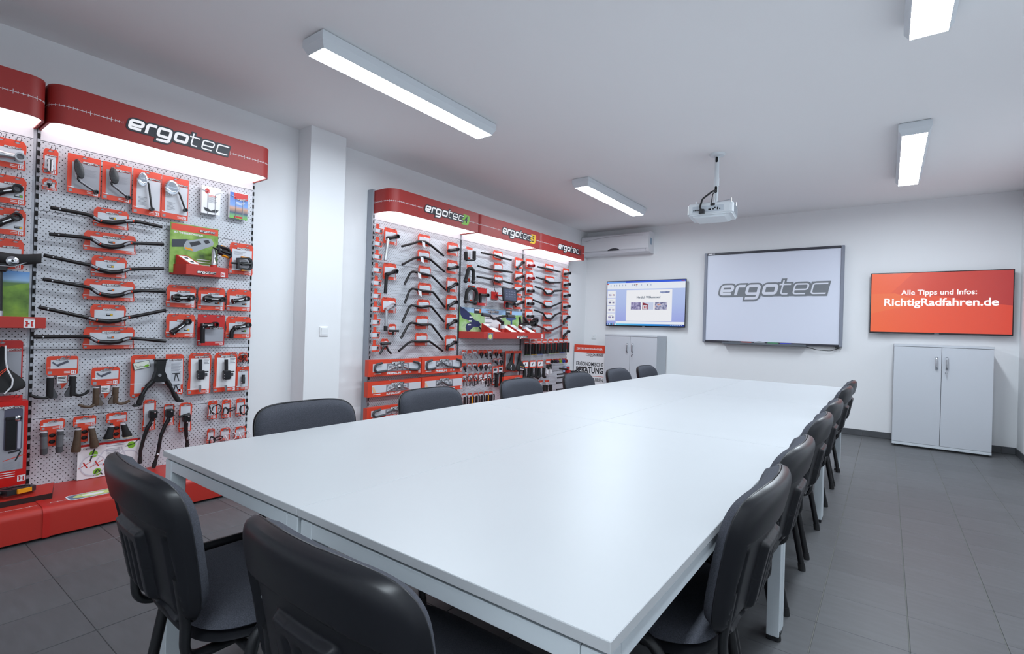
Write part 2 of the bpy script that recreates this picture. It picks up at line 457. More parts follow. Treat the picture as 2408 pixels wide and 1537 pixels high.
# skirting tiles
base_m = mat('skirting_tile', (80, 82, 86), 0.4, noise=(9, 0.08))
bb = MB().box(XL, XR, YB - .006, YB, 0, .07).build('baseboard_back', GROUT); tag(bb, 'dark grey skirting tiles along the end wall', kind='structure')
for i in range(18):
    x = 0.097 + (i - 14 + .5) * P_; x0, x1 = max(x - .1512, XL), min(x + .1512, XR)
    if x1 > x0 + .02: MB().cbox(x0, x1, YB - .0115, YB - .004, .002, .074, .001).build('tile', base_m, bb)
bb = MB().box(XR - .006, XR, YF, YB - .012, 0, .07).build('baseboard_right', GROUT); tag(bb, 'dark grey skirting tiles along the right wall', kind='structure')
for j in range(31):
    y = j0 + (j + .5) * P_; y0, y1 = max(y - .1512, YF), min(y + .1512, YB - .012)
    if y1 > y0 + .02 and y1 > 5: MB().cbox(XR - .0115, XR - .004, y0, y1, .002, .074, .001).build('tile', base_m, bb)

# ------------------------------------------------------------ ceiling lamps
def lamp(x0, y0, y1, label):
    xm, ym, L = x0 + .1, (y0 + y1) / 2, (y1 - y0) / 2
    t = thing('ceiling_lamp', label, 'lamp', (xm, ym, ZC), 0, 'long box lamps on the ceiling')
    m = MB()
    prof = [(-.1, -.008), (-.1, -.05), (-.078, -.092), (.078, -.092), (.1, -.05), (.1, -.008)]
    for yy, s in ((-L, 1), (L, -1)): pass
    n = len(prof); vs = [(p[0], -L, p[1]) for p in prof] + [(p[0], L, p[1]) for p in prof]
    # chamfer the end caps like the long sides
    for i, p in enumerate(prof):
        if p[1] < -.06:
            vs[i] = (p[0], -L + .022, p[1]); vs[i + n] = (p[0], L - .022, p[1])
    fs = [(i, i + 1, i + 1 + n, i + n) for i in range(n - 1) if i != 2] + [(0, n, 2 * n - 1, n - 1)]
    fs += [(0, 1, 4, 5), (1, 2, 3, 4), (n, n + 1, n + 4, n + 5), (n + 1, n + 2, n + 3, n + 4)]
    m.add(vs, fs); m.box(-.09, .09, -L + .01, L - .01, -.008, 0)
    m.build('housing', mat('lamp_white', (222, 228, 233), 0.45), t)
    m = MB(); m.add([(-.0765, -L + .0235, -.0915), (.0765, -L + .0235, -.0915), (.0765, L - .0235, -.0915), (-.0765, L - .0235, -.0915)], [(3, 2, 1, 0)])
    m.build('diffuser', DIFFUSER, t)
    m = MB()
    for sx in (-1, 1): m.box(sx * .0775 - .0015, sx * .0775 + .0015, -L + .022, L - .022, -.0945, -.0905)
    for sy in (-1, 1): m.box(-.079, .079, sy * (L - .0225) - .0015, sy * (L - .0225) + .0015, -.0945, -.0905)
    m.build('rim', mat('lamp_white', (222, 228, 233), 0.45), t)
    return t
lamp(-2.745, 1.59, 3.14, 'long white ceiling lamp nearest the big display, left of centre')
lamp(-2.765, 4.737, 6.33, 'far left ceiling lamp between projector and air conditioner')
lamp(.036, 1.64, 3.29, 'right hand ceiling lamp cut off by the top edge')
lamp(.036, 4.765, 6.35, 'right hand ceiling lamp above the red screen')
lamp(.036, -1.56, .0, 'long ceiling lamp over the right side behind the viewer')

# ------------------------------------------------------------ six desks pushed together
ZT = 0.737
def desk(x0, x1, y0, y1, label):
    cx, cy = (x0 + x1) / 2, (y0 + y1) / 2; a, b = (x1 - x0) / 2 - .0012, (y1 - y0) / 2 - .0012
    t = thing('desk', label, 'table', (cx, cy, 0), 0, 'white desks pushed together into one long table')
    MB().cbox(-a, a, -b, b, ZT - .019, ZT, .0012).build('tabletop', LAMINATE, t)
    li = .006
    leg_me = MB().cbox(-.0225, .0225, -.0225, .0225, .018, ZT - .027, .002).mesh('leg', GREYLEG)
    cap_me = MB().cbox(-.021, .021, -.021, .021, 0, .018, .002).mesh('foot_cap', BLACKPL)
    for sx in (-1, 1):
        for sy in (-1, 1):
            l = link('leg', leg_me, t, (sx * (a - li - .0225), sy * (b - li - .0225), 0))
            link('foot_cap', cap_me, l)
    for s in (-1, 1):
        MB().cbox(-a + .052, a - .052, s * (b - li - .0125) - .0125, s * (b - li - .0125) + .0125, ZT - .060, ZT - .027, .0015).build('rail', GREYLEG, t)
        MB().cbox(s * (a - li - .0125) - .0125, s * (a - li - .0125) + .0125, -b + .052, b - .052, ZT - .060, ZT - .027, .0015).build('rail', GREYLEG, t)
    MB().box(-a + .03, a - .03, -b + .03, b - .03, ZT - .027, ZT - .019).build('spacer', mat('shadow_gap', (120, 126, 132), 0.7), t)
XS = (-1.895, -1.0965, -.2985); YS = (.657, 2.237, 3.817, 5.397)
rows = ('nearest the viewer', 'in the middle', 'nearest the screens')
for i in (0, 1):
    for j in range(3):
        desk(XS[i], XS[i + 1], YS[j], YS[j + 1], f"white desk on the {('display', 'walkway')[i]} side, row {rows[j]}")

# ------------------------------------------------------------ chairs: built facing +y, backrest at -y
def superell(p, q, n=4.8):
    r = max(abs(p), abs(q))
    if r < 1e-9: return 0, 0, 0
    a, b = abs(p) / r, abs(q) / r
    k = (a ** n + b ** n) ** (-1 / n)
    return p * k, q * k, r
def sm(a, b, x):
    t = max(0, min(1, (x - a) / (b - a))); return t * t * (3 - 2 * t)
BW, BZ0, BZ1 = .238, .475, .828
def back_axis(X, Z):
    """front surface of the back shell before its thickness: lean and hug"""
    h = (Z - BZ0) / (BZ1 - BZ0)
    return -.205 - .055 * h - .02 * h * h + .036 * (abs(X) / BW) ** 2.2 * (.6 + .4 * h)
def shell_mesh():
    N = 88; m = MB(); vs = []; fs = []
    hz, cz = (BZ1 - BZ0) / 2, (BZ0 + BZ1) / 2
    def P(i, j, side):
        p, q = -1 + 2 * i / N, -1 + 2 * j / N
        a, b, r = superell(p, q)
        X, Z = a * BW * (1 + .03 * b), cz + b * hz
        Z += .032 * (1 - sm(.115, .165, abs(X))) * max(0.0, -b) ** 3
        y = back_axis(X, Z)
        if side == 0: return (X, y, Z)
        d = .034 * max(0.0, 1 - r ** 9) ** .5
        h = (b + 1) / 2
        d -= .012 * (1 - sm(.705, .722, h + .05 * (X / BW) ** 2)) * (1 - sm(.84, .87, abs(X) / BW)) * (1 - sm(.89, .93, r))   # field below the top band
        ch = math.exp(-((abs(X) - .185) / .0125) ** 4) * (1 - sm(.58, .64, h))
        d -= .016 * ch * (1 - sm(.985, 1.0, r))                                               # tube channels
        pan = (1 - sm(.076, .088, abs(X))) * (1 - sm(.57, .605, h)) * (sm(.02, .1, h))
        d += .016 * pan
        for k in (-1, 0, 1):
            g = math.exp(-((X - k * .04) / .0075) ** 2) * (1 - sm(.48, .53, h)) * sm(.05, .12, h)
            d -= .009 * g * pan
        return (X, y - max(d, 0.0), Z)
    for side in (0, 1):
        o = len(vs)
        for j in range(N + 1):
            for i in range(N + 1): vs.append(P(i, j, side))
        for j in range(N):
            for i in range(N):
                q = (o + j * (N + 1) + i, o + j * (N + 1) + i + 1, o + (j + 1) * (N + 1) + i + 1, o + (j + 1) * (N + 1) + i)
                fs.append(q if side == 0 else tuple(reversed(q)))
    m.add(vs, fs); return m.mesh('back_shell', BLACKSHELL, 60)
def pad_mesh():
    N = 28; m = MB(); vs = []; fs = []
    hz, cz = (BZ1 - BZ0) / 2 - .006, (BZ0 + BZ1) / 2 + .001
    for j in range(N + 1):
        for i in range(N + 1):
            a, b, r = superell(-1 + 2 * i / N, -1 + 2 * j / N)
            X, Z = a * (BW - .006) * (1 + .03 * b), cz + b * hz
            d = .006 + .034 * max(0.0, 1 - r ** 11) ** .5
            vs.append((X, back_axis(X, Z) + d, Z))
    for j in range(N):
        for i in range(N): fs.append((j * (N + 1) + i, j * (N + 1) + i + 1, (j + 1) * (N + 1) + i + 1, (j + 1) * (N + 1) + i))
    rim = [j * (N + 1) for j in range(N + 1)]
    bd = [i for i in range(N + 1)] + [(j + 1) * (N + 1) - 1 for j in range(1, N + 1)] + [N * (N + 1) + i for i in range(N - 1, -1, -1)] + [j * (N + 1) for j in range(N - 1, 0, -1)]
    o = len(vs); vs += [(vs[k][0], vs[k][1] - .007, vs[k][2]) for k in bd]; n = len(bd)
    fs += [(bd[k], bd[(k + 1) % n], o + (k + 1) % n, o + k) for k in range(n)]
    m.add(vs, fs); return m.mesh('back_pad', FABRIC, 75)
def piping_mesh():
    m = MB(); pts = []
    hz, cz = (BZ1 - BZ0) / 2 - .004, (BZ0 + BZ1) / 2 + .001
    N = 14
    ring = [(-1 + 2 * i / N, -1) for i in range(N)] + [(1, -1 + 2 * i / N) for i in range(N)] + [(1 - 2 * i / N, 1) for i in range(N)] + [(-1, 1 - 2 * i / N) for i in range(N)]
    for p, q in ring:
        a, b, r = superell(p, q); X, Z = a * (BW - .004) * (1 + .03 * b), cz + b * hz
        pts.append((X, back_axis(X, Z) + .003, Z))
    m.tube(pts, .0028, 6, closed=True); return m.mesh('piping', BLACKPL, 60)
def seat_mesh(z0, z1, w, d0, d1, mt, name, bulge=.0):
    N = 22; m = MB(); vs = []; fs = []; cy, hy = (d0 + d1) / 2, (d1 - d0) / 2
    for side in (0, 1):
        for j in range(N + 1):
            for i in range(N + 1):
                a, b, r = superell(-1 + 2 * i / N, -1 + 2 * j / N, 4.0)
                X, Y = a * w * (1 + .05 * b), cy + b * hy
                drop = .030 * max(0, b - .55) ** 2 / .2
                e = max(0.0, 1 - r ** 8) ** .5
                if side == 0: z = z1 - (z1 - z0) * .5 * (1 - e) + bulge * (1 - r * r) - drop
                else: z = z0 + (z1 - z0) * .5 * (1 - e) - drop
                vs.append((X, Y, z))
        o = side * (N + 1) ** 2
        for j in range(N):
            for i in range(N):
                q = (o + j * (N + 1) + i, o + j * (N + 1) + i + 1, o + (j + 1) * (N + 1) + i + 1, o + (j + 1) * (N + 1) + i)
                fs.append(q if side == 0 else tuple(reversed(q)))
    m.add(vs, fs); return m.mesh(name, mt, 60)
def make_chair():
    t = thing('conference_chair', '-', 'chair')
    link('back_shell', shell_mesh(), t)
    p = link('back_pad', pad_mesh(), t); link('piping', piping_mesh(), p)
    link('seat', seat_mesh(.437, .478, .242, -.185, .235, FABRIC, 'seat', .006), t)
    link('seat_shell', seat_mesh(.417, .449, .246, -.190, .238, BLACKPL, 'seat_shell'), t)
    for s in (-1, 1):                                   # back tubes: out of the shell, round and forward under the seat
        m = MB(); m.tube(fillet([(s * .185, back_axis(.185, .6) - .012, .6), (s * .185, back_axis(.185, .49) - .012, .49), (s * .178, -.205, .405), (s * .165, -.08, .402), (s * .16, .05, .402)], [.1, .06, .05], 8), .0105, 12, flat=1.6, up=(1, 0, 0))
        m.build('back_tube', BLACKMET, t, 50)
        # side frame: an inverted U whose two halves are the rear and the front leg
        top = .468
        path_r = fillet([(s * .258, -.172, .012), (s * .262, -.085, top), (s * .262, .02, top)], .06, 8)
        path_f = fillet([(s * .262, .02, top), (s * .262, .155, top), (s * .258, .245, .012)], .06, 8)
        for pth in (path_r, path_f):
            m = MB(); m.tube(pth, .0145, 10, flat=1.0, up=(s, 0, 0)); leg = m.build('leg', BLACKMET, t, 50)
            e = pth[0] if pth is path_r else pth[-1]
            d = (pth[1] - pth[0]).normalized() if pth is path_r else (pth[-2] - pth[-1]).normalized()
            m = MB(); m.tube([Vector((e.x, e.y, 0)) - d * .0 + Vector((0, 0, .001)), e + d * .022], [.017, .0165], 10); m.build('foot_cap', RUBBER, leg, 50)
    for yy in (-.09, .13):
        m = MB(); m.tube([(-.26, yy, .405 if yy < 0 else .41), (.26, yy, .405 if yy < 0 else .41)], .011, 8); m.build('cross_bar', BLACKMET, t, 50)
    sc_me = MB().ball((0, 0, 0), .0045, 8).mesh('screw', STEEL, 50)
    for s in (-1, 1):
        for zz in (.66, .52): link('screw', sc_me, t, (s * .185, back_axis(.185, zz) - .014, zz))
    return t
CH = make_chair()
chairs = [(-1.415, .70, -.045, 'charcoal chair at the near end of the table, left one, seen from behind'),
          (-.734, .726, 0, 'charcoal chair at the near end of the table, right one, back cropped by the frame')]
na = ('nearest the viewer', 'second from the viewer', 'third from the viewer', 'fourth from the viewer', 'second from the end wall', 'nearest the end wall')
for k, y in enumerate((1.40, 1.945, 2.68, 3.36, 4.41, 5.03)):
    chairs.append((-.488, y, PI / 2, f'charcoal chair on the walkway side of the table, {na[k]}'))
for k, y in enumerate((1.245, 1.99, 2.85, 3.655, 4.42, 5.12)):
    chairs.append((-1.78, y, -PI / 2, f'charcoal chair on the display side of the table, {na[k]}'))
for k, (x, y, rz, lab) in enumerate(chairs):
    ch = CH if k == 0 else dup(CH)
    ch.location = (x, y, 0); ch.rotation_euler = (0, 0, rz); ch['label'] = lab; ch['group'] = 'charcoal chairs round the long table'

# ------------------------------------------------------------ end wall: cabinets
def cabinet(x0, x1, label):
    yf, h = 7.1, 1.135; w = x1 - x0; cx = (x0 + x1) / 2
    t = thing('office_cabinet', label, 'cabinet', (cx, 7.29, 0), 0, 'grey two-door cabinets on the end wall'); a = w / 2
    D0, D1 = yf - 7.29, 7.484 - 7.29
    m = MB(); m.cbox(-a, a, D0 + .02, D1, .025, .05, .001).cbox(-a, -a + .019, D0 + .02, D1, .05, h - .025, .001).cbox(a - .019, a, D0 + .02, D1, .05, h - .025, .001).box(-a + .019, a - .019, D1 - .01, D1, .05, h - .025)
    m.build('carcass', CABSIDE, t)
    MB().cbox(-a - .002, a + .002, D0 - .004, D1, h - .025, h, .0015).build('top_board', CABINET, t)
    MB().cbox(-a, a, D0 - .001, D0 + .02, .022, .05, .0015).build('plinth_strip', mat('pale_strip', (206, 212, 218), .45), t)
    MB().box(-a + .02, a - .02, D0 + .03, D1 - .02, 0, .025).build('foot', BLACKPL, t)
    for s in (-1, 1):
        xa, xb = (-a + .001, -.002) if s < 0 else (.002, a - .001)
        d = MB().cbox(xa, xb, D0, D0 + .018, .053, h - .028, .0012).build('door', CABINET, t)
        m = MB(); hx = s * .042
        pts = fillet([(hx, D0 - .001, 1.005), (hx, D0 - .030, .995), (hx, D0 - .030, .885), (hx, D0 - .001, .875)], .03, 6)
        m.tube(pts, .0105, 8, flat=.35, up=(0, 1, 0)); m.build('handle', STEEL, d, 50)
        if s > 0:
            m = MB(); M = Matrix.Translation((.04, D0 - .001, .842)) @ Matrix.Rotation(PI / 2, 4, 'X'); m.lathe([(.011, 0), (.011, .006), (.008, .009)], 16, M=M)
            m.box(.0385, .0415, D0 - .03, D0 - .008, .8415, .8425).prism(rrect(.034, .046, .806, .838, .005, 2), D0 - .027, D0 - .025); m.build('lock', CHROME, d, 40)
    return t
cabinet(.071, .889, 'grey two-door cabinet below the red screen')
cabinet(-3.477, -2.656, 'grey two-door cabinet below the presentation screen, partly behind chairs')

# ------------------------------------------------------------ end wall: screens
def tv(x0, x1, z0, z1, label, scr_mat):
    cx, cz = (x0 + x1) / 2, (z0 + z1) / 2; a, h = (x1 - x0) / 2, (z1 - z0) / 2
    t = thing('wall_screen', label, 'screen', (cx, 7.415, cz), 0)
    m = MB(); m.cbox(-a, a, 0, .028, -h, h, .002).cbox(-a * .8, a * .8, .028, .055, -h * .8, h * .7, .01).box(-.2, .2, .05, .085, -.2, .2); m.build('casing', mat('gloss_black', (16, 16, 22), .15), t)
    s = MB().quad(-a + .009, a - .009, -.0006, -h + .018, h - .009).build('screen', scr_mat, t)
    MB().quad(-.02, .02, -.0008, -h + .004, -h + .009).build('badge', mat('badge_grey', (150, 150, 156), .4), t)
    return t, s, a, h
blue_scr = mat('screen_blue', (176, 192, 244), .3)
gradient(blue_scr, 'Z', [(0, (160, 170, 238)), (.5, (182, 200, 246)), (1, (190, 208, 250))], emit=.82)
t, s, a, h = tv(-3.625, -2.362, 1.262, 1.978, 'wall screen showing a welcome slide in an editing window', blue_scr)
def scr(name, x0, x1, z0, z1, rgb, par, y=-.0012, em=.85, m=None):
    return MB().quad(x0, x1, y, z0, z1).build(name, m or mat('scr_%d_%d_%d' % rgb, rgb, .3, emit=em), par)
W2, H2 = a - .009, h - .013
scr('title_bar', -W2, W2, h - .036, h - .009, (40, 92, 226), s)
scr('title_glow', -W2, -.5 * W2, h - .036, h - .012, (120, 170, 244), s, -.0014)
scr('ribbon', -W2, W2, h - .132, h - .036, (236, 242, 252), s)
scr('close_button', W2 - .06, W2 - .01, h - .030, h - .014, (130, 60, 120), s, -.0015)
scr('menu_button', -W2, -W2 + .03, h - .056, h - .04, (190, 50, 60), s, -.0015)
for k, xx in enumerate((-.56, -.5, -.46, -.41, -.36, -.31, -.2, -.165, -.05, .05, .1)):
    scr('icon', xx - .008, xx + .008, h - .085, h - .06, ((176, 190, 220), (150, 160, 170))[k % 2], s, -.0015)
for k, (xx, c_) in enumerate(((-.135, (160, 70, 50)), (-.118, (214, 160, 80)), (-.135, (80, 90, 130)))):
    scr('icon', xx - .007, xx + .007, h - .07 - .02 * (k // 2), h - .056 - .02 * (k // 2), c_, s, -.0016)
scr('thumbnail_pane', -W2, -W2 + .155, -h + .075, h - .15, (196, 206, 244), s)
ph = [splotch('slide_photo_a', [(60, 56, 92), (150, 144, 190), (216, 214, 236)], 22, emit=.8), mat('slide_photo_red', (140, 30, 52), .4, emit=.8), splotch('slide_photo_b', [(48, 48, 80), (120, 120, 160), (200, 204, 230), (220, 140, 90)], 24, emit=.8)]
for k in range(4):
    z1 = h - .158 - k * .118
    q = scr('thumbnail', -W2 + .012, -W2 + .148, z1 - .108, z1, (244, 247, 252), s, -.0016)
    scr('thumbnail_photo', -W2 + .03, -W2 + .075, z1 - .078, z1 - .05, (120, 116, 160), q, -.0019, m=ph[0])
    scr('thumbnail_photo', -W2 + .095, -W2 + .13, z1 - .078, z1 - .05, (60, 60, 90), q, -.0019, m=ph[2])
    scr('thumbnail_line', -W2 + .045, -W2 + .11, z1 - .034, z1 - .03, (150, 162, 180), q, -.0019)
sl = scr('slide', -.292, .43, -h + .09, h - .15, (246, 248, 253), s, -.0016)
me = text_mesh('Herzlich Willkommen!', .047, .0012, mats=mat('scr_text', (60, 98, 130), .4, emit=.5), width=.37); link('slide_title', me, sl, (.065, -.0022, .094))
o = logo(sl, wordmark('word_mark_slide', mat('slide_logo_out', (70, 88, 160), .4, emit=.6), mat('slide_logo_in', (190, 205, 240), .4, emit=.8)), .318, .168, .15, -.0018)
scr('slide_photo', -.213, -.05, -.095, .018, (0, 0, 0), sl, -.002, m=ph[0])
q = scr('slide_photo', -.028, .148, -.095, .018, (206, 216, 240), sl, -.002)
MB().add([(-.026, -.0023, -.093), (.06, -.0023, -.093), (.06, -.0023, -.01), (-.026, -.0023, .015)], [(0, 1, 2, 3)]).build('red_facade', ph[1], q)
o = link('emblem', EMBLEM, q, (.018, -.0027, -.058), None, (.06, 1, .062))
scr('slide_photo', .17, .357, -.095, .018, (0, 0, 0), sl, -.002, m=ph[2])
scr('notes_strip', -W2 + .16, W2, -h + .044, -h + .082, (240, 245, 253), s, -.0014)
tb = mat('task_bar', (20, 110, 230), .3); gradient(tb, 'X', [(0, (40, 70, 170)), (.15, (120, 214, 246)), (.55, (20, 160, 250)), (1, (20, 50, 150))], emit=.8)
scr('task_bar', -W2, W2, -h + .018, -h + .044, (0, 0, 0), s, -.0014, m=tb)
for k in range(5): scr('task_icon', -W2 + .01 + .035 * k, -W2 + .026 + .035 * k, -h + .023, -h + .04, ((210, 225, 250), (240, 245, 252), (90, 60, 100), (200, 90, 120), (235, 240, 250))[k], s, -.0017)
for k in range(7): scr('task_icon', W2 - .21 + .027 * k, W2 - .2 + .027 * k, -h + .025, -h + .037, (190, 205, 235), s, -.0017)
or_m = mat('screen_orange', (242, 92, 52), .3)
gradient(or_m, 'X', [(0, (252, 110, 62)), (.45, (246, 92, 56)), (1, (226, 74, 52))], emit=.82)
t, s, a, h = tv(-.168, 1.07, 1.252, 1.963, 'wall screen showing a red orange page with a web address', or_m)
MB().add([(.1 * a, -.001, h * .20), (.42 * a, -.001, .03 * h), (.6 * a, -.001, -.0 * h), (a - .009, -.001, -.09 * h), (a - .009, -.001, h - .009), (-a * .35, -.001, h - .009), (-.7 * a, -.001, .3 * h)], [(0, 1, 2, 3, 4, 5, 6)]).build('dark_wedge', gradient(mat('screen_wedge', (200, 62, 52), .3), 'X', [(0, (248, 100, 60)), (.35, (226, 76, 54)), (1, (188, 56, 54))], emit=.8), s)
MB().add([(-a + .009, -.0012, -.35 * h), (-.2 * a, -.0012, .02 * h), (-.62 * a, -.0012, .32 * h), (-a + .009, -.0012, .3 * h)], [(0, 1, 2, 3)]).build('pale_wedge', mat('screen_pale_wedge', (252, 118, 66), .3, emit=.82), s)
tw = mat('screen_text', (255, 250, 252), .3, emit=1.0)
link('text_line', text_mesh('Alle Tipps und Infos:', .082, .0017, mats=tw, width=.655), s, (-.0, -.002, .118))
link('text_line', text_mesh('RichtigRadfahren.de', .118, .0028, mats=tw, width=.985), s, (.01, -.002, .005))

# ------------------------------------------------------------ interactive board with its pens
x0, x1, z0, z1 = -2.118, -.438, 1.07, 2.33; cx, cz = (x0 + x1) / 2, (z0 + z1) / 2; a, h = (x1 - x0) / 2, (z1 - z0) / 2
t = thing('interactive_board', 'large white board with a grey projected word mark in a grey frame', 'whiteboard', (cx, 7.46, cz))
MB().box(-a + .03, a - .03, .001, .035, -h + .02, h - .02).build('board_panel', mat('board_white', (222, 226, 240), .35), t)
fm = mat('board_frame_grey', (132, 137, 150), .45)
for s in (-1, 1): MB().cbox(s * (a - .018) - .018, s * (a - .018) + .018, -.02, .038, -h, h, .004).build('frame_bar', fm, t)
MB().cbox(-a + .036, a - .036, -.014, .036, h - .03, h, .003).build('frame_bar', mat('board_bar_dark', (52, 52, 62), .4), t)
MB().cbox(-a + .036, a - .036, -.014, .036, -h, -h + .026, .003).build('frame_bar', mat('board_bar_dark', (52, 52, 62), .4), t)
m = MB(); m.quad(-a + .05, -a + .1, -.0148, h - .022, h - .008, 0); m.quad(-a + .1, -a + .14, -.0148, h - .022, h - .008, 1); m.build('badge', [PAPER, mat('badge_grey', (150, 150, 156), .4)], t)
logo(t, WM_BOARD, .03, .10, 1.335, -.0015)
tx0, tx1 = -1.835 - cx, -.822 - cx
m = MB(); m.prism([(-.085, -h - .012), (.03, -h - .02), (.03, -h + .022), (.0, -h + .022), (-.012, -h + .004), (-.077, -h + .004), (-.085, -h + .012)], tx0, tx1, axis='x'); m.build('pen_tray', mat('tray_grey', (98, 104, 112), .5), t)
m = MB(); pts = fillet([(tx1 - .02, .0, -h - .012), (tx1 + .12, .0, -h - .05), (tx1 + .27, .0, -h - .055), (tx1 + .36, .01, -h - .012)], .15, 6); m.tube(pts, .004, 6); m.build('cable', BLACKMET, t, 60)
MB().cbox(a - .075, a - .04, -.01, .02, -h - .02, -h + .0, .003).build('cable_plug', BLACKPL, t)
pz = 1.07 + .004
def pen(x, cols, label, ln=.13):
    q = thing('board_pen', label, 'pen', (x, 7.432, pz + .0092), 0, 'pens on the board tray')
    m = MB(); m.tube([(-ln / 2, 0, 0), (-ln * .2, 0, 0), (ln * .38, 0, 0), (ln / 2, 0, 0)], [.007, .009, .009, .004], 10); m.build('barrel', mat('pen_grey_%d' % cols[0], cols, .4), q, 50)
    m = MB(); m.tube([(-ln / 2 - .002, 0, 0), (-ln * .18, 0, 0)], [.0075, .0095], 10); m.build('grip', mat('pen_cap_%d_%d' % (cols[0], cols[2]), cols, .35), q, 50)
pen(-1.69, (40, 42, 48), 'black pen on the tray of the white board')
pen(-1.535, (206, 66, 52), 'red pen on the tray of the white board')
pen(-1.205, (66, 142, 92), 'green pen on the tray of the white board')
pen(-1.055, (52, 66, 190), 'blue pen on the tray of the white board')
q = thing('board_eraser', 'grey curved eraser in the middle of the board tray', 'eraser', (-1.37, 7.432, pz))
m = MB(); m.prism([(-.07, 0), (.07, 0), (.062, .016), (.03, .026), (0, .029), (-.03, .026), (-.062, .016)], -.018, .018); m.build('body', mat('eraser_grey', (150, 154, 160), .5), q)
MB().box(-.066, .066, -.017, .017, -.0005, .004).build('felt', DGREY, q)

# ------------------------------------------------------------ air conditioner
t = thing('air_conditioner', 'white wall air conditioner in the far left corner under the ceiling', 'air conditioner', (-3.47, 7.5, 2.39))
a = .54
prof = [(0, 0), (0, .315), (-.17, .315), (-.205, .295), (-.218, .2), (-.215, .07), (-.19, .02), (-.13, .0)]
m = MB(); m.prism([(y, z) for y, z in prof], -a, a, axis='x'); m.build('body', mat('ac_white', (226, 226, 230), .35), t)
for s in (-1, 1):
    m = MB(); m.prism([(0, -.004), (0, .319), (-.172, .319), (-.21, .297), (-.223, .2), (-.22, .068), (-.193, .015), (-.13, -.004)], s * a - (0.0 if s > 0 else .03), s * a + (.03 if s > 0 else 0.0), axis='x'); m.build('end_cap', mat('ac_white', (226, 226, 230), .35), t)
m = MB(); pts = [(-a + .02 + 1.0 * i / 20, -.2215 + .004 * (1 - (2 * i / 20 - 1) ** 2) * -1, .225 + .05 * (1 - (1.6 * i / 20 - 1) ** 2)) for i in range(21)]; m.tube(pts, .0022, 5); m.build('seam_line', mat('ac_seam', (168, 168, 176), .5), t)
m = MB(); m.prism([(-.1, .052), (.11, .052), (.085, .075), (.04, .088), (-.0, .09), (-.05, .082), (-.08, .07)], -.222, -.212); m.build('display_window', mat('ac_dark', (60, 58, 64), .3), t)
MB().box(-a + .01, a - .01, -.2175, -.205, .05, .054).build('flap_gap', mat('ac_seam', (168, 168, 176), .5), t)
m = MB(); m.prism([(-.206, .012), (-.2, .046), (-.216, .05), (-.2165, .046)], -a + .02, a - .02, axis='x'); m.build('flap', mat('ac_flap', (214, 214, 220), .4), t)
MB().box(a + .028, a + .0325, -.15, -.09, .12, .22).build('side_label', mat('label_blue_grey', (150, 170, 190), .5), t)

# ------------------------------------------------------------ projector hanging on its pole
t = thing('projector', 'white projector hanging on a white pole from the ceiling', 'projector', (-1.265, 4.743, ZC))
pw = mat('projector_white', (224, 230, 234), .4)
m = MB(); m.lathe([(.068, 0), (.068, -.008), (.06, -.018), (.026, -.024), (.026, -.03)], 28); m.build('ceiling_rose', pw, t, 40)
m = MB(); m.lathe([(.019, -.02), (.019, -.22), (.0225, -.22), (.0225, -.29), (.017, -.29), (.017, -.40), (.014, -.40), (.014, -.445)], 20); m.build('pole', pw, t, 40)
for zz, ln in ((-.055, .05), (-.325, .06)):
    m = MB(); m.prism(rrect(-.010, .010, zz - ln / 2, zz + ln / 2, .0099, 5), -.0212 if zz > -.2 else -.0192, -.012); m.build('cable_slot', SLOT, t)
m = MB()
for (sx, sy) in ((-1, -1), (1, -1), (-1, 1), (1, 1)):
    m.tube([(0, 0, -.435), (sx * .15, sy * .09, -.447)], .006, 6, flat=.4, up=(0, 0, 1)); m.tube([(sx * .15, sy * .09, -.435), (sx * .15, sy * .09, -.470)], .005, 8)
m.build('mount_arms', STEEL, t, 40)
ob = link('projector_body', None, t, (-.035, .03, -.465), (math.radians(-4), math.radians(0), math.radians(4)))
m = MB(); plan = rrect(-.195, .195, -.13, .13, .03, 4)
m.prism(plan, -.105, -.0, axis='z'); me = m.mesh('projector_case', pw)
bm = bmesh.new(); bm.from_mesh(me); bmesh.ops.bevel(bm, geom=[e for e in bm.edges if abs(e.verts[0].co.z - e.verts[1].co.z) < 1e-5], offset=.012, segments=3, affect='EDGES'); bm.to_mesh(me); bm.free()
case = link('case', me, t); case.matrix_parent_inverse = Matrix(); case.location = ob.location; case.rotation_euler = ob.rotation_euler
bpy.data.objects.remove(ob)
m = MB(); m.prism([(-.175, -.093), (.175, -.093), (.12, -.124), (-.13, -.124)], -.10, .10); m.build('belly', pw, case)
MB().quad(-.148, .118, -.1305, -.085, -.028).build('port_panel', mat('port_grey', (196, 204, 212), .5), case)
for px, s_, hh in ((-.135, .005, .005), (-.118, .007, .005), (-.098, .004, .004), (-.072, .010, .005), (.0, .011, .005), (.03, .006, .006), (.066, .004, .004), (.066, .004, .014), (.085, .004, .004), (.045, .005, .016)):
    MB().box(px - s_, px + s_, -.133, -.130, -.07 + hh - .004, -.062 + hh).build('socket', SLOT, case)
m = MB(); m.box(-.085, -.058, -.132, -.1305, -.08, -.058).build('green_socket', mat('socket_green', (150, 190, 130), .5), case)
m = MB()
for k in range(9): m.box(.1945, .197, -.09, .09, -.09 + k * .009, -.086 + k * .009)
m.build('side_vents', mat('vent_grey', (150, 156, 164), .6), case)
m = MB(); m.tube(fillet([(.0, -.02, -.33), (-.02, -.07, -.355), (-.085, -.115, -.42), (-.098, -.15, -.50), (-.085, -.135, -.535)], .05, 6), .0085, 8); m.tube(fillet([(.005, -.03, -.335), (-.012, -.07, -.38), (-.015, -.09, -.455), (-.002, -.08, -.475)], .03, 5), .0045, 8); m.build('cables', BLACKMET, t, 60)
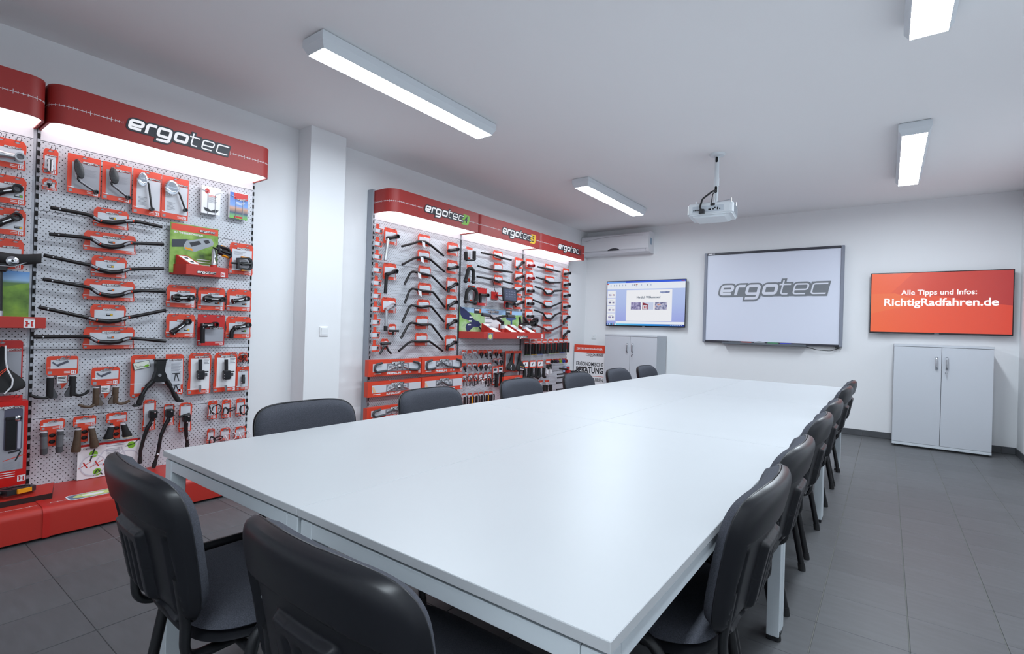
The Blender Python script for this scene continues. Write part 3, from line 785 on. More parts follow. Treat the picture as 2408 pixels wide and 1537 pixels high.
m = MB(); m.cbox(-.105, -.06, -.16, -.125, -.56, -.52, .004).cbox(-.02, .018, -.11, -.075, -.487, -.465, .004); m.build('plugs', BLACKPL, t)

# ------------------------------------------------------------ switch and socket
def rocker(name, label, cat, loc, rz):
    t = thing(name, label, cat, loc, rz)
    MB().cbox(-.041, .041, -.009, 0, -.041, .041, .003).build('frame', mat('switch_white', (232, 234, 236), .35), t)
    return t
t = rocker('light_switch', 'white square light switch on the pillar', 'switch', (-3.86, 2.509, 1.10), PI / 2)
m = MB(); m.prism([(-.009, -.028), (-.0095, .028), (-.016, .028), (-.012, -.028)], -.028, .028, axis='x'); m.build('rocker', mat('switch_white2', (238, 240, 242), .3), t)
t = rocker('wall_socket', 'white wall socket with a hole beside the left cabinet', 'socket', (-3.872, 7.5, 1.084), 0)
m = MB(); m.lathe([(.004, 0), (.004, .003)], 12, M=Matrix.Translation((0, -.009, 0)) @ Matrix.Rotation(PI / 2, 4, 'X')); m.build('hole', SLOT, t)

# ------------------------------------------------------------ poster board beside the left cabinet
t = thing('poster_board', 'white poster board with red band and black german lettering beside the cabinet', 'poster', (-3.757, 7.13, 0))
a, h = .268, .955
MB().cbox(-a, a, 0, .012, 0, h, .001).build('board', PAPER, t)
MB().quad(-a, a, -.0008, h - .125, h).build('red_band', CARD_RED, t)
link('text_line', text_mesh('ZERTIFIZIERTER HÄNDLER', .042, .0009, mats=PAPER, width=.46), t, (.0, -.0016, h - .065))
logo(t, WM_PRINT, .1, h - .148, .30, -.0018)
link('text_line', text_mesh('ERGONOMISCHE', .083, .0014, mats=INK, width=.475), t, (.012, -.0012, h - .305))
link('text_line', text_mesh('BERATUNG', .128, .0034, mats=INK, width=.475), t, (.012, -.0012, h - .402))
MB().quad(-a + .04, a - .008, -.001, h - .49, h - .484).build('rule_line', CARD_RED, t)
link('text_line', text_mesh('RADFAHREN', .078, .0016, mats=INK, width=.31), t, (.095, -.0012, h - .545))
splotch('poster_photo', [(120, 130, 150), (210, 216, 226), (170, 60, 70), (60, 60, 80)], 9)
MB().quad(-a + .03, a - .02, -.001, .06, .28).build('poster_photo', MATS['poster_photo'], t)
MB().box(-.1, .1, .012, .1, 0, .02).build('stand_foot', BLACKPL, t)
# ------------------------------------------------------------ product displays along the left wall
XP = -3.97                                   # front of the perforated panels; local x runs along the wall, local -y into the room
PERF = mat('perforated_metal', (204, 207, 214), 0.45)
def perforate(m):
    nt = m.node_tree; b = nt.nodes['Principled BSDF']
    tc = nt.nodes.new('ShaderNodeTexCoord'); sp = nt.nodes.new('ShaderNodeSeparateXYZ'); nt.links.new(tc.outputs['Object'], sp.inputs[0])
    def M(op, a, bb=None):
        n = nt.nodes.new('ShaderNodeMath'); n.operation = op
        for k, x in enumerate((a, bb)):
            if x is None: continue
            if isinstance(x, (int, float)): n.inputs[k].default_value = x
            else: nt.links.new(x, n.inputs[k])
        return n.outputs[0]
    def lattice(off):
        fx = M('SUBTRACT', M('FRACT', M('ADD', M('DIVIDE', sp.outputs[0], .025), 10 + off)), .5)
        fz = M('SUBTRACT', M('FRACT', M('ADD', M('DIVIDE', sp.outputs[2], .031), 10 + off)), .5)
        fx = M('MULTIPLY', fx, .025); fz = M('MULTIPLY', fz, .031)
        return M('SQRT', M('ADD', M('MULTIPLY', fx, fx), M('MULTIPLY', fz, fz)))
    d = M('MINIMUM', lattice(0.0), lattice(.5))
    k = M('LESS_THAN', d, .0030)
    mx = nt.nodes.new('ShaderNodeMix'); mx.data_type = 'RGBA'
    mx.inputs[6].default_value = b.inputs['Base Color'].default_value[:]; mx.inputs[7].default_value = (*lin((22, 22, 26)), 1)
    nt.links.new(k, mx.inputs[0]); nt.links.new(mx.outputs[2], b.inputs['Base Color'])
perforate(PERF)
PLAINP = mat('plain_panel', (224, 224, 230), 0.5)
def path_strip(mb, pth, z0, z1, off, mi=0):
    """vertical band along a plan path"""
    vs = []
    for i, p in enumerate(pth):
        a, b = Vector(pth[max(i - 1, 0)]), Vector(pth[min(i + 1, len(pth) - 1)])
        t = (b - a).normalized(); n = Vector((-t.y, t.x)) * off
        q = Vector(p) + n; vs += [(q.x, q.y, z0), (q.x, q.y, z1)]
    mb.add(vs, [(2 * i, 2 * i + 2, 2 * i + 3, 2 * i + 1) for i in range(len(pth) - 1)], mi)
def along(pth, s):
    for i in range(len(pth) - 1):
        a, b = Vector(pth[i]), Vector(pth[i + 1]); l = (b - a).length
        if s <= l: return a + (b - a) * (s / l), (b - a).normalized()
        s -= l
    return None
def canopy(t, w, rl, rr, depth, z0, z1, logo_x, logo_w, badge=None):
    a = w / 2 - .003
    left = [(-a, 0.0)] + ([(-a + rl + rl * math.cos(math.radians(an)), -depth + rl + rl * math.sin(math.radians(an))) for an in range(180, 271, 10)] if rl else [(-a, -depth)])
    right = ([(a - rr + rr * math.cos(math.radians(an)), -depth + rr + rr * math.sin(math.radians(an))) for an in range(270, 361, 10)] if rr else [(a, -depth)]) + [(a, 0.0)]
    pth = left + right
    c = link('canopy', None, None); bpy.data.objects.remove(c)
    m = MB(); path_strip(m, pth, z0, z1, 0.0); path_strip(m, pth, z0, z1, .012)
    n = len(pth)
    for zz in (z0, z1):
        o = len(m.v); path_strip(m, pth, zz, zz, 0.0)
        for i in range(n):
            aa, bb = Vector(pth[max(i - 1, 0)]), Vector(pth[min(i + 1, n - 1)]); tt = (bb - aa).normalized(); nn = Vector((-tt.y, tt.x)) * .012
            m.v[o + 2 * i + 1] = (pth[i][0] + nn.x, pth[i][1] + nn.y, zz)
    m.add([(p[0], p[1] + (.003 if p[1] < -.01 else 0), z1 - .006) for p in pth], [tuple(range(n))])
    cn = m.build('canopy', REDDARK, t, 40)
    m = MB(); ins = [(max(-a + .011, min(a - .011, p[0])), max(-depth + .011, p[1])) for p in pth]
    m.add([(p[0], p[1], z0 + .007) for p in ins], [tuple(range(n))]); m.build('light_panel', LITPANEL, cn)
    # ruler print round the fascia
    zc = (z0 + z1) / 2 - .008
    dense = []
    for i in range(n - 1):
        A, B = Vector(pth[i]), Vector(pth[i + 1]); k = max(1, int((B - A).length / .03))
        for j in range(k): dense.append(tuple(A + (B - A) * j / k))
    dense.append(pth[-1])
    L = sum((Vector(dense[i + 1]) - Vector(dense[i])).length for i in range(len(dense) - 1))
    m = MB(); s = .012; k = 0
    lx0, lx1 = logo_x - logo_w * .515, logo_x + logo_w * .50 + (.055 if badge else 0)
    while s < L - .012:
        p, tt = along(dense, s)
        nn = Vector((tt.y, -tt.x)) * .0009; hgt = .013 if k % 5 == 0 else .007
        if not (lx0 < p.x < lx1 and p.y < -depth + .03):
            q = p + nn
            m.add([(q.x - tt.x * .0011, q.y - tt.y * .0011, zc - hgt), (q.x + tt.x * .0011, q.y + tt.y * .0011, zc - hgt), (q.x + tt.x * .0011, q.y + tt.y * .0011, zc + hgt), (q.x - tt.x * .0011, q.y - tt.y * .0011, zc + hgt)], [(0, 1, 2, 3)])
        s += .0193; k += 1
    seg = []
    for p in dense + [None]:
        if p is not None and not (lx0 < p[0] < lx1 and p[1] < -depth + .03): seg.append(p)
        else:
            if len(seg) > 1: path_strip(m, seg, zc - .0014, zc + .0014, -.0008)
            seg = []
    r = m.build('ruler_print', SCALE_WHITE, cn); r['kind'] = 'stuff'
    lg = logo(cn, WM_LIT, logo_x, zc + .006, logo_w, -depth - .0012)
    if badge:
        dig, bm_ = badge; bx = logo_x + logo_w * .5 + .02; hb = logo_w * .092
        m = MB(); m.prism([(bx - hb * .95 - .01, zc - hb), (bx + hb * .8 - .01, zc - hb), (bx + hb * 1.05, zc - hb * .6), (bx + hb * 1.3, zc + hb * .7), (bx + hb * 1.0, zc + hb * 1.1), (bx - hb * .6, zc + hb * 1.1)], -depth - .0022, -depth - .0012); bd = m.build('series_badge', bm_, cn)
        link('digit', text_mesh(dig, hb * 2.0, .001, mats=INK, shear=.15), bd, (bx + hb * .08, -depth - .003, zc + hb * .02))
    return cn
ZSEAM = (.16, .56, .965, 1.37, 1.775, 2.18)
def display(y0, y1, label, rl, rr, logo_x, logo_w, badge=None, depth=.26, plinth=True, side=False, slots=(-1, 1)):
    w = y1 - y0; a = w / 2
    t = thing('display_rack', label, 'display', (XP, (y0 + y1) / 2, 0), PI / 2, 'red and grey product displays along the left wall')
    for z0, z1 in zip(ZSEAM[:-1], ZSEAM[1:]):
        MB().cbox(-a + .013, a - .013, 0, .018, z0 + .0015, z1 - .0015, .001).build('perforated_panel', PERF, t)
    MB().cbox(-a + .013, a - .013, 0, .018, 2.1815, 2.462, .001).build('top_panel', PLAINP, t)
    for s in (-1, 1):
        x = s * (a - .0065)
        MB().box(x - .0065, x + .0065, .002, .075, .02, 2.464).build('upright', UPRIGHT, t)
        if slots is None: continue
        if s not in slots:
            MB().box(x - .0062, x + .0062, -.0004, .004, .02, 2.18).build('panel_gap', mat('gap_grey', (70, 72, 78), .6), t); continue
        m = MB(); z = .19
        while z < 2.2:
            m.box(x - .0058, x + .0058, -.0005, .01, z, z + .029); z += .05
        o = m.build('upright_slots', SLOT, t); o['kind'] = 'stuff'
    if side: MB().cbox(-a - .016, -a - .001, -.001, .078, .02, 2.464, .001).build('side_plate', mat('side_plate_grey', (150, 155, 164), .5), t)
    canopy(t, w, rl, rr, depth, 2.237, 2.452, logo_x, logo_w, badge)
    if plinth:
        d = .48; r = .035
        prof = [(0.0, .015), (0.0, .165)] + [(-d + r + r * math.cos(math.radians(an)), .165 - r + r * math.sin(math.radians(an))) for an in range(90, 181, 15)] + [(-d, .015)]
        m = MB(); m.prism(prof, -a + .002, a - .002, axis='x'); p = m.build('plinth', RED, t, 40)
        MB().box(-a + .004, a - .004, -d + .03, -.01, 0.0, .015).build('plinth_base', BLACKPL, p)
        m = MB()
        s = -a + .03; k = 0
        while s < a - .02:
            m.add([(s - .0013, -.405, .1656), (s + .0013, -.405, .1656), (s + .0013, -.405 + .012, .1656), (s - .0013, -.405 + .012, .1656)], [(0, 1, 2, 3)]) if not (-.6 < s < -.0) or True else 0
            s += .03
        m.add([(-a + .03, -.4005, .1655), (a - .02, -.4005, .1655), (a - .02, -.3975, .1655), (-a + .03, -.3975, .1655)], [(0, 1, 2, 3)])
        o = m.build('ruler_print', SCALE_WHITE, p); o['kind'] = 'stuff'
    return t
D1 = display(-.56, .688, 'product display cut off by the left edge, with stems and saddles', 0, .08, 0, .8, slots=None)
D2 = display(.692, 1.942, 'big product display with handlebars and mirrors, nearest whole one', .08, .08, .022, .60)
D3 = display(3.075, 4.312, 'product display with green number badge, behind the table', .12, 0, .085, .585, ('4', GREEN), side=True, slots=(-1,))
D4 = display(4.316, 5.553, 'product display with yellow number badge and tablet', .06, 0, .125, .63, ('5', YELLOW), slots=())
D5 = display(5.557, 6.79, 'product display with red number badge, nearest the end wall', .06, 0, .15, .60, ('6', mat('badge_red', (140, 40, 34), .5)), slots=(1,))
# joint strip and plinth stickers
m = MB(); r = .035; d = .484
prof = [(-.0, .014), (-.0, .167)] + [(-d + r + r * math.cos(math.radians(an)), .168 - r + r * math.sin(math.radians(an))) for an in range(90, 181, 15)] + [(-d, .012)]
p2 = [o for o in D2.children if o.name.startswith('plinth')][0]
m.prism(prof, -.640, -.612, axis='x'); m.build('joint_strip', mat('red_strip', (190, 36, 30), .4), p2, 40)
def floor_emblem(t, x, y, sx, sy):
    m = MB()
    def q(x0, x1, y0, y1, z, mi): m.add([(x0, y0, z), (x1, y0, z), (x1, y1, z), (x0, y1, z)], [(0, 1, 2, 3)], mi)
    q(x - sx, x + sx, y - sy, y + sy, .1658, 0)
    for (a, b, c, d) in ((-.62, -.28, -.72, .72), (.3, .62, -.72, .72), (-.28, .06, -.16, .16), (-.74, -.62, .4, .72), (-.74, -.62, -.72, -.4), (.62, .74, .4, .72), (.62, .74, -.72, -.4)):
        q(x + a * sx, x + b * sx, y + c * sy, y + d * sy, .1664, 1)
    return m.build('emblem_print', [PAPER, CARD_RED2], t)
p1 = [o for o in D1.children if o.name.startswith('plinth')][0]
floor_emblem(p1, .375, -.385, .072, .045)
# sticker: dark plate with a pale yellow-green oval
m = MB(); x, y = -.40, -.385
m.prism(rrect(x - .125, x + .125, y - .05, y + .05, .02, 4), .1656, .1662, 0, axis='z')
m.prism(rrect(x - .118, x + .118, y - .043, y + .043, .016, 4), .1662, .1665, 1, axis='z')
m.prism([(x + .1 * math.cos(i * PI / 12), y + .038 * math.sin(i * PI / 12)) for i in range(24)], .1665, .1668, 2, axis='z')
m.prism([(x - .01 + .05 * math.cos(i * PI / 8), y + .02 * math.sin(i * PI / 8)) for i in range(16)], .1668, .1670, 0, axis='z')
m.build('sticker', [PAPER, mat('sticker_slate', (110, 120, 140), .5), mat('sticker_lime', (206, 214, 130), .5)], p2)
# ------------------------------------------------------------ products: helpers
RACKS = [(-.56, .69, D1), (.69, 1.96, D2), (3.0, 4.314, D3), (4.314, 5.555, D4), (5.555, 6.95, D5)]
def rack_at(y):
    for a, b, r in RACKS:
        if a <= y < b: return r
    return D2
HOOK = MB()
HOOK.tube(fillet([(-.009, .0, .0), (-.009, -.085, .004), (-.009, -.10, .020), (.009, -.10, .020), (.009, -.085, .004), (.009, 0, 0)], .004, 3), .0017, 6)
HOOK_ME = HOOK.mesh('peg_hook', STEEL, 60)
HOOK_SHORT = MB().tube(fillet([(-.009, .0, .0), (-.009, -.055, .003), (-.009, -.065, .014), (.009, -.065, .014), (.009, -.055, .003), (.009, 0, 0)], .003, 2), .0016, 5).mesh('peg_hook', STEEL, 60)
def hook(y, z, short=False, sc=1.0):
    r = rack_at(y)
    return link('peg_hook', HOOK_SHORT if short else HOOK_ME, r, (y - r.location.y, 0, z), None, (sc, 1, 1))
class Item:
    """a product on the wall: Empty on the panel, pixel box of its card gives place and size"""
    def __init__(s, name, label, cat, box, off=.035, group=None):
        u0, v0, u1, v1 = box; X = XP + off
        hi = (v0 + v1) / 2 < 775
        pt = onx(u0 if hi else u1, v0, X); pb = onx(u1 if hi else u0, v1, X)
        vm = (v0 + v1) / 2
        yl, yr = onx(u0, vm, X).y, onx(u1, vm, X).y
        s.w, s.h, s.off = yr - yl, pt.z - pb.z, off
        s.cy, s.cz = (yl + yr) / 2, (pt.z + pb.z) / 2
        s.t = thing(name, label, cat, (XP, s.cy, s.cz), PI / 2, group)
    def L(s, u, v, out=None, y=None):
        out = s.off if out is None else out
        p = onx(u, v, XP + out); return Vector((p.y - s.cy, -out if y is None else y, p.z - s.cz))
    def hooks(s, xs, dz=-.012, **k):
        for x in xs: hook(s.cy + x, s.cz + s.h / 2 + dz, **k)
    def card(s, style='std', red=None, near=True, inset=None, logo_w=.5, grey=None, logo_x=.08, tag=None, top=.27, bot=.2, em=True, holes=1):
        w, h, y = s.w / 2, s.h / 2, -s.off; t = s.t
        red = red or CARD_RED; c = min(.016, w * .3)
        if style == 'std':
            poly = [(-w + c * .3, -h), (w - c * .2, -h), (w, -h * .86), (w - c * .25, -h * .2), (w, h * .35), (w, h - c * 1.3), (w - c * .8, h), (-w + c * 1.2, h), (-w + c * .35, h - c * 1.2), (-w + c * .2, h * .3), (-w + c * .55, -h * .1), (-w, -h * .6)]
        elif style == 'rect': poly = rrect(-w, w, -h, h, min(.004, w * .2), 2)
        else: poly = rrect(-w, w, -h, h, min(.014, w * .4), 3)
        MB().prism(poly, y, y + .0016).build('card', red, t)
        x0 = -w + s.w * .13 if s.w < .3 else -w + .03
        z1 = h - s.h * top; z0 = -h + s.h * bot
        if inset != 'none':
            MB().quad(x0, w - (.006 if style != 'std' else .010), y - .0006, z0, z1).build('print_panel', grey or CARD_GREY, t)
        if near:
            logo(t, WM_PRINT, logo_x * s.w, z1 + s.h * .035, s.w * logo_w, y - .0012)
            es = min(.022, s.h * bot * .72)
            if em: emblem(t, w - es * 1.0, -h + es * .72, es, y - .001)
            MB().quad(-w + .008, -w + .008 + es * .8, y - .001, -h + es * .3, -h + es * 1.1).build('print_patch', INKGREY, t)
            for k in (0, 1): MB().quad(w - es * 1.7 - .028, w - es * 1.7, y - .001, -h + es * (.5 + .4 * k), -h + es * (.62 + .4 * k)).build('small_print', PAPER, t)
            MB().quad(-w + .004, -w + s.w * .2, y - .0009, z0 + .003, z0 + .0075).build('band', PAPER, t)
            if tag:
                q = MB().quad(tag[0], tag[0] + .034, y - .001, tag[1], tag[1] + .014).build('series_tag', INK, t)
                MB().quad(tag[0] + .022, tag[0] + .033, y - .0013, tag[1] + .002, tag[1] + .012).build('series_patch', tag[2], q)
                MB().quad(tag[0] + .003, tag[0] + .02, y - .0013, tag[1] + .0075, tag[1] + .0115).build('small_print', PAPER, q)
            for k in range(holes):
                hx = 0 if holes == 1 else (-1 + 2 * k) * w * .48
                MB().prism([(hx - .012, h - .014), (hx - .004, h - .0085), (hx + .004, h - .0085), (hx + .012, h - .014), (hx + .004, h - .0175), (hx - .004, h - .0175)], y - .0008, y).build('hang_slot', CARD_DGREY, t)
        elif em and s.w > .04:
            es = min(.022, s.h * bot * .85); emblem(t, w - es * .9, -h + es * .68, es, y - .0012)
            MB().quad(-.02 * s.w, .36 * s.w, y - .001, z1 - .004, z1 + .004).build('logo_strip', PAPER, t)
        return s
def smallprint(it, x0, x1, z0, z1, n, m=None, y=None):
    y = -it.off - .0012 if y is None else y
    for k in range(n):
        z = z1 - (z1 - z0) * (k + .5) / n; hh = (z1 - z0) / n * .22
        MB().quad(x0, x1 - (x1 - x0) * ((k * 37) % 5) * .07, y, z - hh, z + hh).build('small_print', m or INKGREY, it.t)
def stem_part(it, A, B, r=.0155, m=None, bolts=True, quill=None, quill_m=None):
    """handlebar stem: clamp block at A, tapering body, open ring at B"""
    m = m or BLACKBAR; A, B = Vector(A), Vector(B); d = (B - A); L = d.length; d.normalize(); n = Vector((-d.z, 0, d.x))
    mb = MB(); mb.tube([A - d * r * .6, A + d * r * .3, A + d * L * .4, B - d * r * 1.1], [r * 1.15, r * 1.2, r * .86, r * .95], 12, flat=1.0)
    body = mb.build('stem_body', m, it.t, 50)
    mb = MB(); mb.ring(tuple(B), r * .85, r * 1.25, -r * 1.15, r * 1.15, 18); mb.build('clamp_ring', m, it.t, 50)
    if quill:
        q = [Vector(p) for p in quill]; mb = MB(); mb.tube([A] + fillet([A + (q[0] - A) * .02] + q, r * 2, 4)[1:], r * .92, 12); mb.build('quill', quill_m or m, it.t, 50)
    if bolts:
        for p in (A + n * r * .75 - d * r * .2, A - n * r * .75 - d * r * .2):
            MB().ball(p + Vector((0, -r * 1.0, 0)), r * .26, 8).build('bolt', SILVER, it.t, 60)
        mb = MB(); c = A + d * L * .52
        a = Matrix.Translation(c + Vector((0, -r * .92, 0))) @ Matrix.Rotation(-math.atan2(d.z, d.x), 4, 'Y'); mb.box(-L * .2, L * .2, -.001, .002, -r * .22, r * .12, M=a); mb.build('white_lettering_band', PAPER, it.t)
    return body

# ------------------------------------------------------------ big display (nearest whole one)
# light and small fitting at its top left corner
it = Item('light_blister', 'small red card with a white lamp, top left of the big display', 'accessory', (100, 346, 137, 413)).card(tag=None, logo_w=.7, top=.3); it.hooks([0])
m = MB(); m.tube([it.L(118, 402, .05), it.L(119, 376, .05)], .012, 12); m.build('lamp_body', PAPER, it.t, 50)
m = MB()
for dv in (378, 389, 400): m.ring(tuple(it.L(118, dv, .05)), .0125, .0138, -.003, .003, 14)
m.cbox(*(lambda p: (p.x - .0025, p.x + .0025))(it.L(118, 389, .05)), -.066, -.06, it.L(118, 403, .05).z, it.L(118, 376, .05).z, .001); m.build('bracket', BLACKPL, it.t)
it = Item('bolt_blister', 'tiny red card with a black bolt below the lamp card', 'accessory', (98, 416, 134, 450)).card(logo_w=.7, top=.36, bot=.26); it.hooks([0])
m = MB(); p = it.L(116, 436, .05); m.lathe([(.0, .012), (.011, .012), (.012, .004), (.005, -.002), (.005, -.016), (0, -.016)], 14, M=Matrix.Translation(p)); m.build('bolt', BLACKPL, it.t, 50)
m = MB(); p = it.L(113, 449, .05); m.lathe([(.006, .004), (.006, -.006)], 12, M=Matrix.Translation(p)); m.build('nut', SILVER, it.t, 50)
# four mirrors
def mirror(box, label, head, hr, knee, clampp, glass, tilt=0):
    it = Item('bar_end_mirror', label, 'mirror', box, group='mirror cards').card('rect', logo_w=.52, logo_x=.2, top=.2, bot=.13, grey=CARD_DGREY if not glass else CARD_GREY); it.hooks([0])
    c = it.L(*head, .065); rx, rz = hr
    M = Matrix.Translation(c) @ Matrix.Rotation(math.radians(tilt), 4, 'Y')
    def lens(rxx, rzz, y0, y1, mt, name, mid=0):
        n = 28; pr = [((rxx * (1 - .1 * math.sin(a)) * math.cos(a)), rzz * math.sin(a)) for a in [2 * PI * k / n for k in range(n)]]
        mb = MB(); vs = []
        for (f, yy) in ((.55, y0), (.92, (y0 * .7 + y1 * .3)), (1.0, y1)): vs += [M @ Vector((p[0] * f, yy, p[1] * f)) for p in pr]
        fs = [(k, (k + 1) % n, n + (k + 1) % n, n + k) for k in range(n)] + [(n + k, n + (k + 1) % n, 2 * n + (k + 1) % n, 2 * n + k) for k in range(n)] + [tuple(range(n)), tuple(range(2 * n, 3 * n))]
        mb.add(vs, fs); return mb.build(name, mt, it.t, 50)
    lens(rx, rz, .012 if glass else -.012, 0, BLACKPL, 'mirror_shell')
    if glass:
        lens(rx * .97, rz * .97, -.003, -.001, CHROME, 'mirror_rim'); lens(rx * .88, rz * .9, -.0045, -.0035, MIRROR, 'mirror_glass')
    k, e = it.L(*knee, .06), it.L(*clampp, .06)
    m = MB(); m.tube(fillet([c + Vector((0, .004, -rz * .5)), k, e], .02, 5), [.006] * 8, 8); m.build('arm', BLACKMET, it.t, 50)
    if not glass:
        a, b = k + (e - k) * .12, k + (e - k) * .85
        m = MB(); m.tube([a + Vector((0, -.004, .002)), b + Vector((0, -.004, .002))], [.0055, .0045], 8); m.build('arm_inlay', CARD_DGREY, it.t, 50)
    m = MB(); m.ring(tuple(e), .007, .013, -.012, .012, 16); m.ball(e, .0085, 10); m.build('clamp', BLACKPL, it.t, 50)
    m = MB(); m.ball(tuple(c + Vector((0, .006, 0))), 1, 16, sc=(rx * 1.22, .03, rz * 1.16)); m.build('blister', CLEAR, it.t, 60)
    smallprint(it, .0 if not glass else -it.w * .3, it.w * .38 if not glass else .0, -it.h * .02 if not glass else -it.h * .3, it.h * .18 if not glass else -it.h * .1, 7)
    return it
mirror((158, 358, 237, 465), 'mirror card with black mirror back, first of four from the left', (186, 397), (.022, .058), (183, 423), (226, 452), False, -14)
mirror((240, 377, 309, 479), 'mirror card with dark tilted mirror, second of four from the left', (268, 413), (.024, .052), (260, 432), (302, 465), False, -10)
mirror((312, 394, 379, 511), 'mirror card with narrow glass seen edge on, third of four', (336, 421), (.026, .046), (349, 427), (357, 492), True, 4)
mirror((380, 410, 443, 521), 'mirror card with round shining glass, fourth of four', (405, 441), (.040, .050), (421, 452), (436, 494), True, 0)
p = it.L
# two leaflet holders
def leaflets(box, label, kind):
    it = Item('leaflet_stack', label, 'leaflets', box, off=.045); w, h = it.w / 2, it.h / 2
    n = 6
    for k in range(n):
        y = -.012 - .006 * k
        MB().box(-w + .003 * (n - 1 - k) * .3, w - .002 * (n - k) * .3, y - .0052, y, -h + .001 * (n - k), h + .002 * ((k * 5) % 3)).build('leaflet', PAPER, it.t)
    y = -.012 - .006 * (n - 1) - .0056
    if kind == 0:
        m = MB(); m.prism([(-w * .45 + .013 * math.cos(PI / 6 + i * PI / 3) * 1.3, h * .66 + .013 * math.sin(PI / 6 + i * PI / 3) * 1.5) for i in range(6)], y - .0006, y); m.build('red_hexagon', CARD_RED2, it.t)
        smallprint(it, -w * .3, w * .6, -h * .15, h * .35, 7, y=y - .0004); smallprint(it, -w * .3, w * .5, h * .28, h * .42, 2, CARD_RED, y=y - .0006)
        m = MB(); m.prism([(-w * .8, -h * .56), (-w * .3, -h * .6), (0, -h * .74), (w * .35, -h * .6), (w * .85, -h * .62), (w * .6, -h * .82), (.0, -h * .86), (-w * .6, -h * .8)], y - .0006, y); m.build('printed_picture', INK, it.t)
    else:
        m_ = mat('leaflet_sky', (70, 110, 190), .4); gradient(m_, 'Z', [(0, (120, 190, 80)), (.14, (110, 160, 120)), (.22, (60, 80, 110)), (.4, (206, 160, 130)), (.5, (120, 160, 220)), (1, (60, 96, 180))])
        MB().quad(-w, w, y - .0003, -h, h * .98).build('cover_picture', m_, it.t)
        MB().quad(-w * .55, w, y - .0007, h * .5, h * .98).build('red_title', CARD_RED2, it.t); logo(it.t, WM_PRINT, w * .3, h * .5, w * 1.1, y - .0012)
        smallprint(it, -w * .4, w * .7, h * .08, h * .3, 3, PAPER, y=y - .001); MB().quad(-w * .5, w * .4, y - .0007, -h * .95, -h * .8).build('red_foot', CARD_RED2, it.t)
    m = MB()
    for sx, z1 in ((-.35, .62), (.45, .55)):
        m.tube(fillet([(-w - .005 if sx < 0 else w + .006, 0, h * .78), (-w - .005 if sx < 0 else w + .006, y - .002, h * .72), (sx * w, y - .003, h * z1), (sx * w, y - .003, -h - .004), (sx * w, 0, -h - .006)], .008, 3), .0018, 6)
    m.build('wire_holder', STEEL, it.t, 60)
leaflets((474, 435, 518, 508), 'white leaflets in a wire holder, upper right of the big display', 0)
leaflets((540, 449, 582, 519), 'blue picture leaflets in a wire holder, top right of the big display', 1)
# six handlebars on cards
def bar(box, pts, label, k, tag_m, off=.035, near=True, m=None, r=.0125, group='handlebars on cards', cols=None, small=False):
    it = Item('handlebar', label, 'handlebar', box, off=off, group=group)
    if near: it.card(logo_w=.36, logo_x=.03, tag=(-.01, -.004, tag_m), holes=2, top=.26, bot=.17); it.hooks([-it.w * .24, it.w * .24])
    else: it.card(near=False, top=.24, bot=.22); it.hooks([-it.w * .22, it.w * .22], short=True)
    P = [it.L(u, v, off + .025 + (0.0 if 0 < i < len(pts) - 1 else -.0)) for i, (u, v) in enumerate(pts)]
    pp = fillet(P, .06, 6); n = len(pp); mid = (P[0] + P[-1]) / 2
    rr = [r * (.88 + .28 * math.exp(-((q.x - it.L(*pts[len(pts) // 2]).x) / .07) ** 2)) for q in pp]
    MB().tube(pp, rr, 12 if near else 8).build('bar', m or BLACKBAR, it.t, 60)
    for e, q in ((0, 1), (-1, -2)):
        d = (pp[e] - pp[q]).normalized(); MB().tube([pp[e] + d * .0005, pp[e] + d * .002], r * .8, 10).build('open_end', SLOT, it.t)
    if near:
        cum = [0.0]
        for i in range(1, n): cum.append(cum[-1] + (pp[i] - pp[i - 1]).length)
        def at_s(q):
            for i in range(1, n):
                if cum[i] >= q: return pp[i - 1].lerp(pp[i], (q - cum[i - 1]) / max(1e-9, cum[i] - cum[i - 1]))
            return pp[-1]
        ctr = min(range(n), key=lambda i: (pp[i] - P[len(P) // 2]).length); rm = max(rr) * 1.03
        for sg in (-1, 1):
            s0 = cum[ctr] + sg * .085
            fr = Vector((0, -rm * .62, 0))
            MB().tube([at_s(s0 + .0045 * j) + fr for j in range(-4, 5)], rm * .46, 8).build('printed_band', CARD_DGREY, it.t, 60)
            MB().tube([at_s(s0 + .024 + .003 * j) + fr for j in range(-1, 2)], rm * .5, 8).build('red_dot', CARD_RED, it.t, 60)
        MB().tube([at_s(.035 + .003 * j) + fr * .8 for j in range(3)], r * .4, 8).build('end_print', CARD_GREY, it.t, 60)
    return it
O_, Y_ = mat('tag_orange', (226, 110, 40), .5), YELLOW
hb = [((218, 484, 303, 542), [(120, 488), (190, 501), (212, 506), (236, 520), (265, 524), (284, 522), (302, 519), (330, 522), (380, 533)], Y_, 'top one of six with a gently bent bar'),
      ((195, 539, 320, 600), [(117, 550), (190, 557), (215, 561), (240, 577), (262, 581), (284, 579), (303, 571), (335, 572), (384, 574)], O_, 'second of six from the top with a wide card'),
      ((213, 598, 298, 655), [(104, 600), (180, 617), (212, 623), (232, 633), (258, 640), (280, 639), (302, 633), (330, 632), (384, 631)], Y_, 'third of six from the top with straight rising ends'),
      ((194, 654, 317, 709), [(102, 656), (180, 670), (212, 676), (232, 690), (262, 696), (283, 694), (302, 686), (335, 683), (388, 685)], O_, 'fourth of six from the top with a wide card'),
      ((210, 714, 296, 766), [(92, 722), (170, 739), (207, 747), (230, 753), (255, 756), (276, 754), (298, 747), (330, 741), (389, 729)], Y_, 'fifth of six from the top, ends swept up'),
      ((194, 770, 316, 820), [(80, 792), (170, 791), (209, 791), (230, 803), (258, 805), (280, 803), (300, 795), (335, 797), (389, 802)], O_, 'lowest of six with white printed bends')]
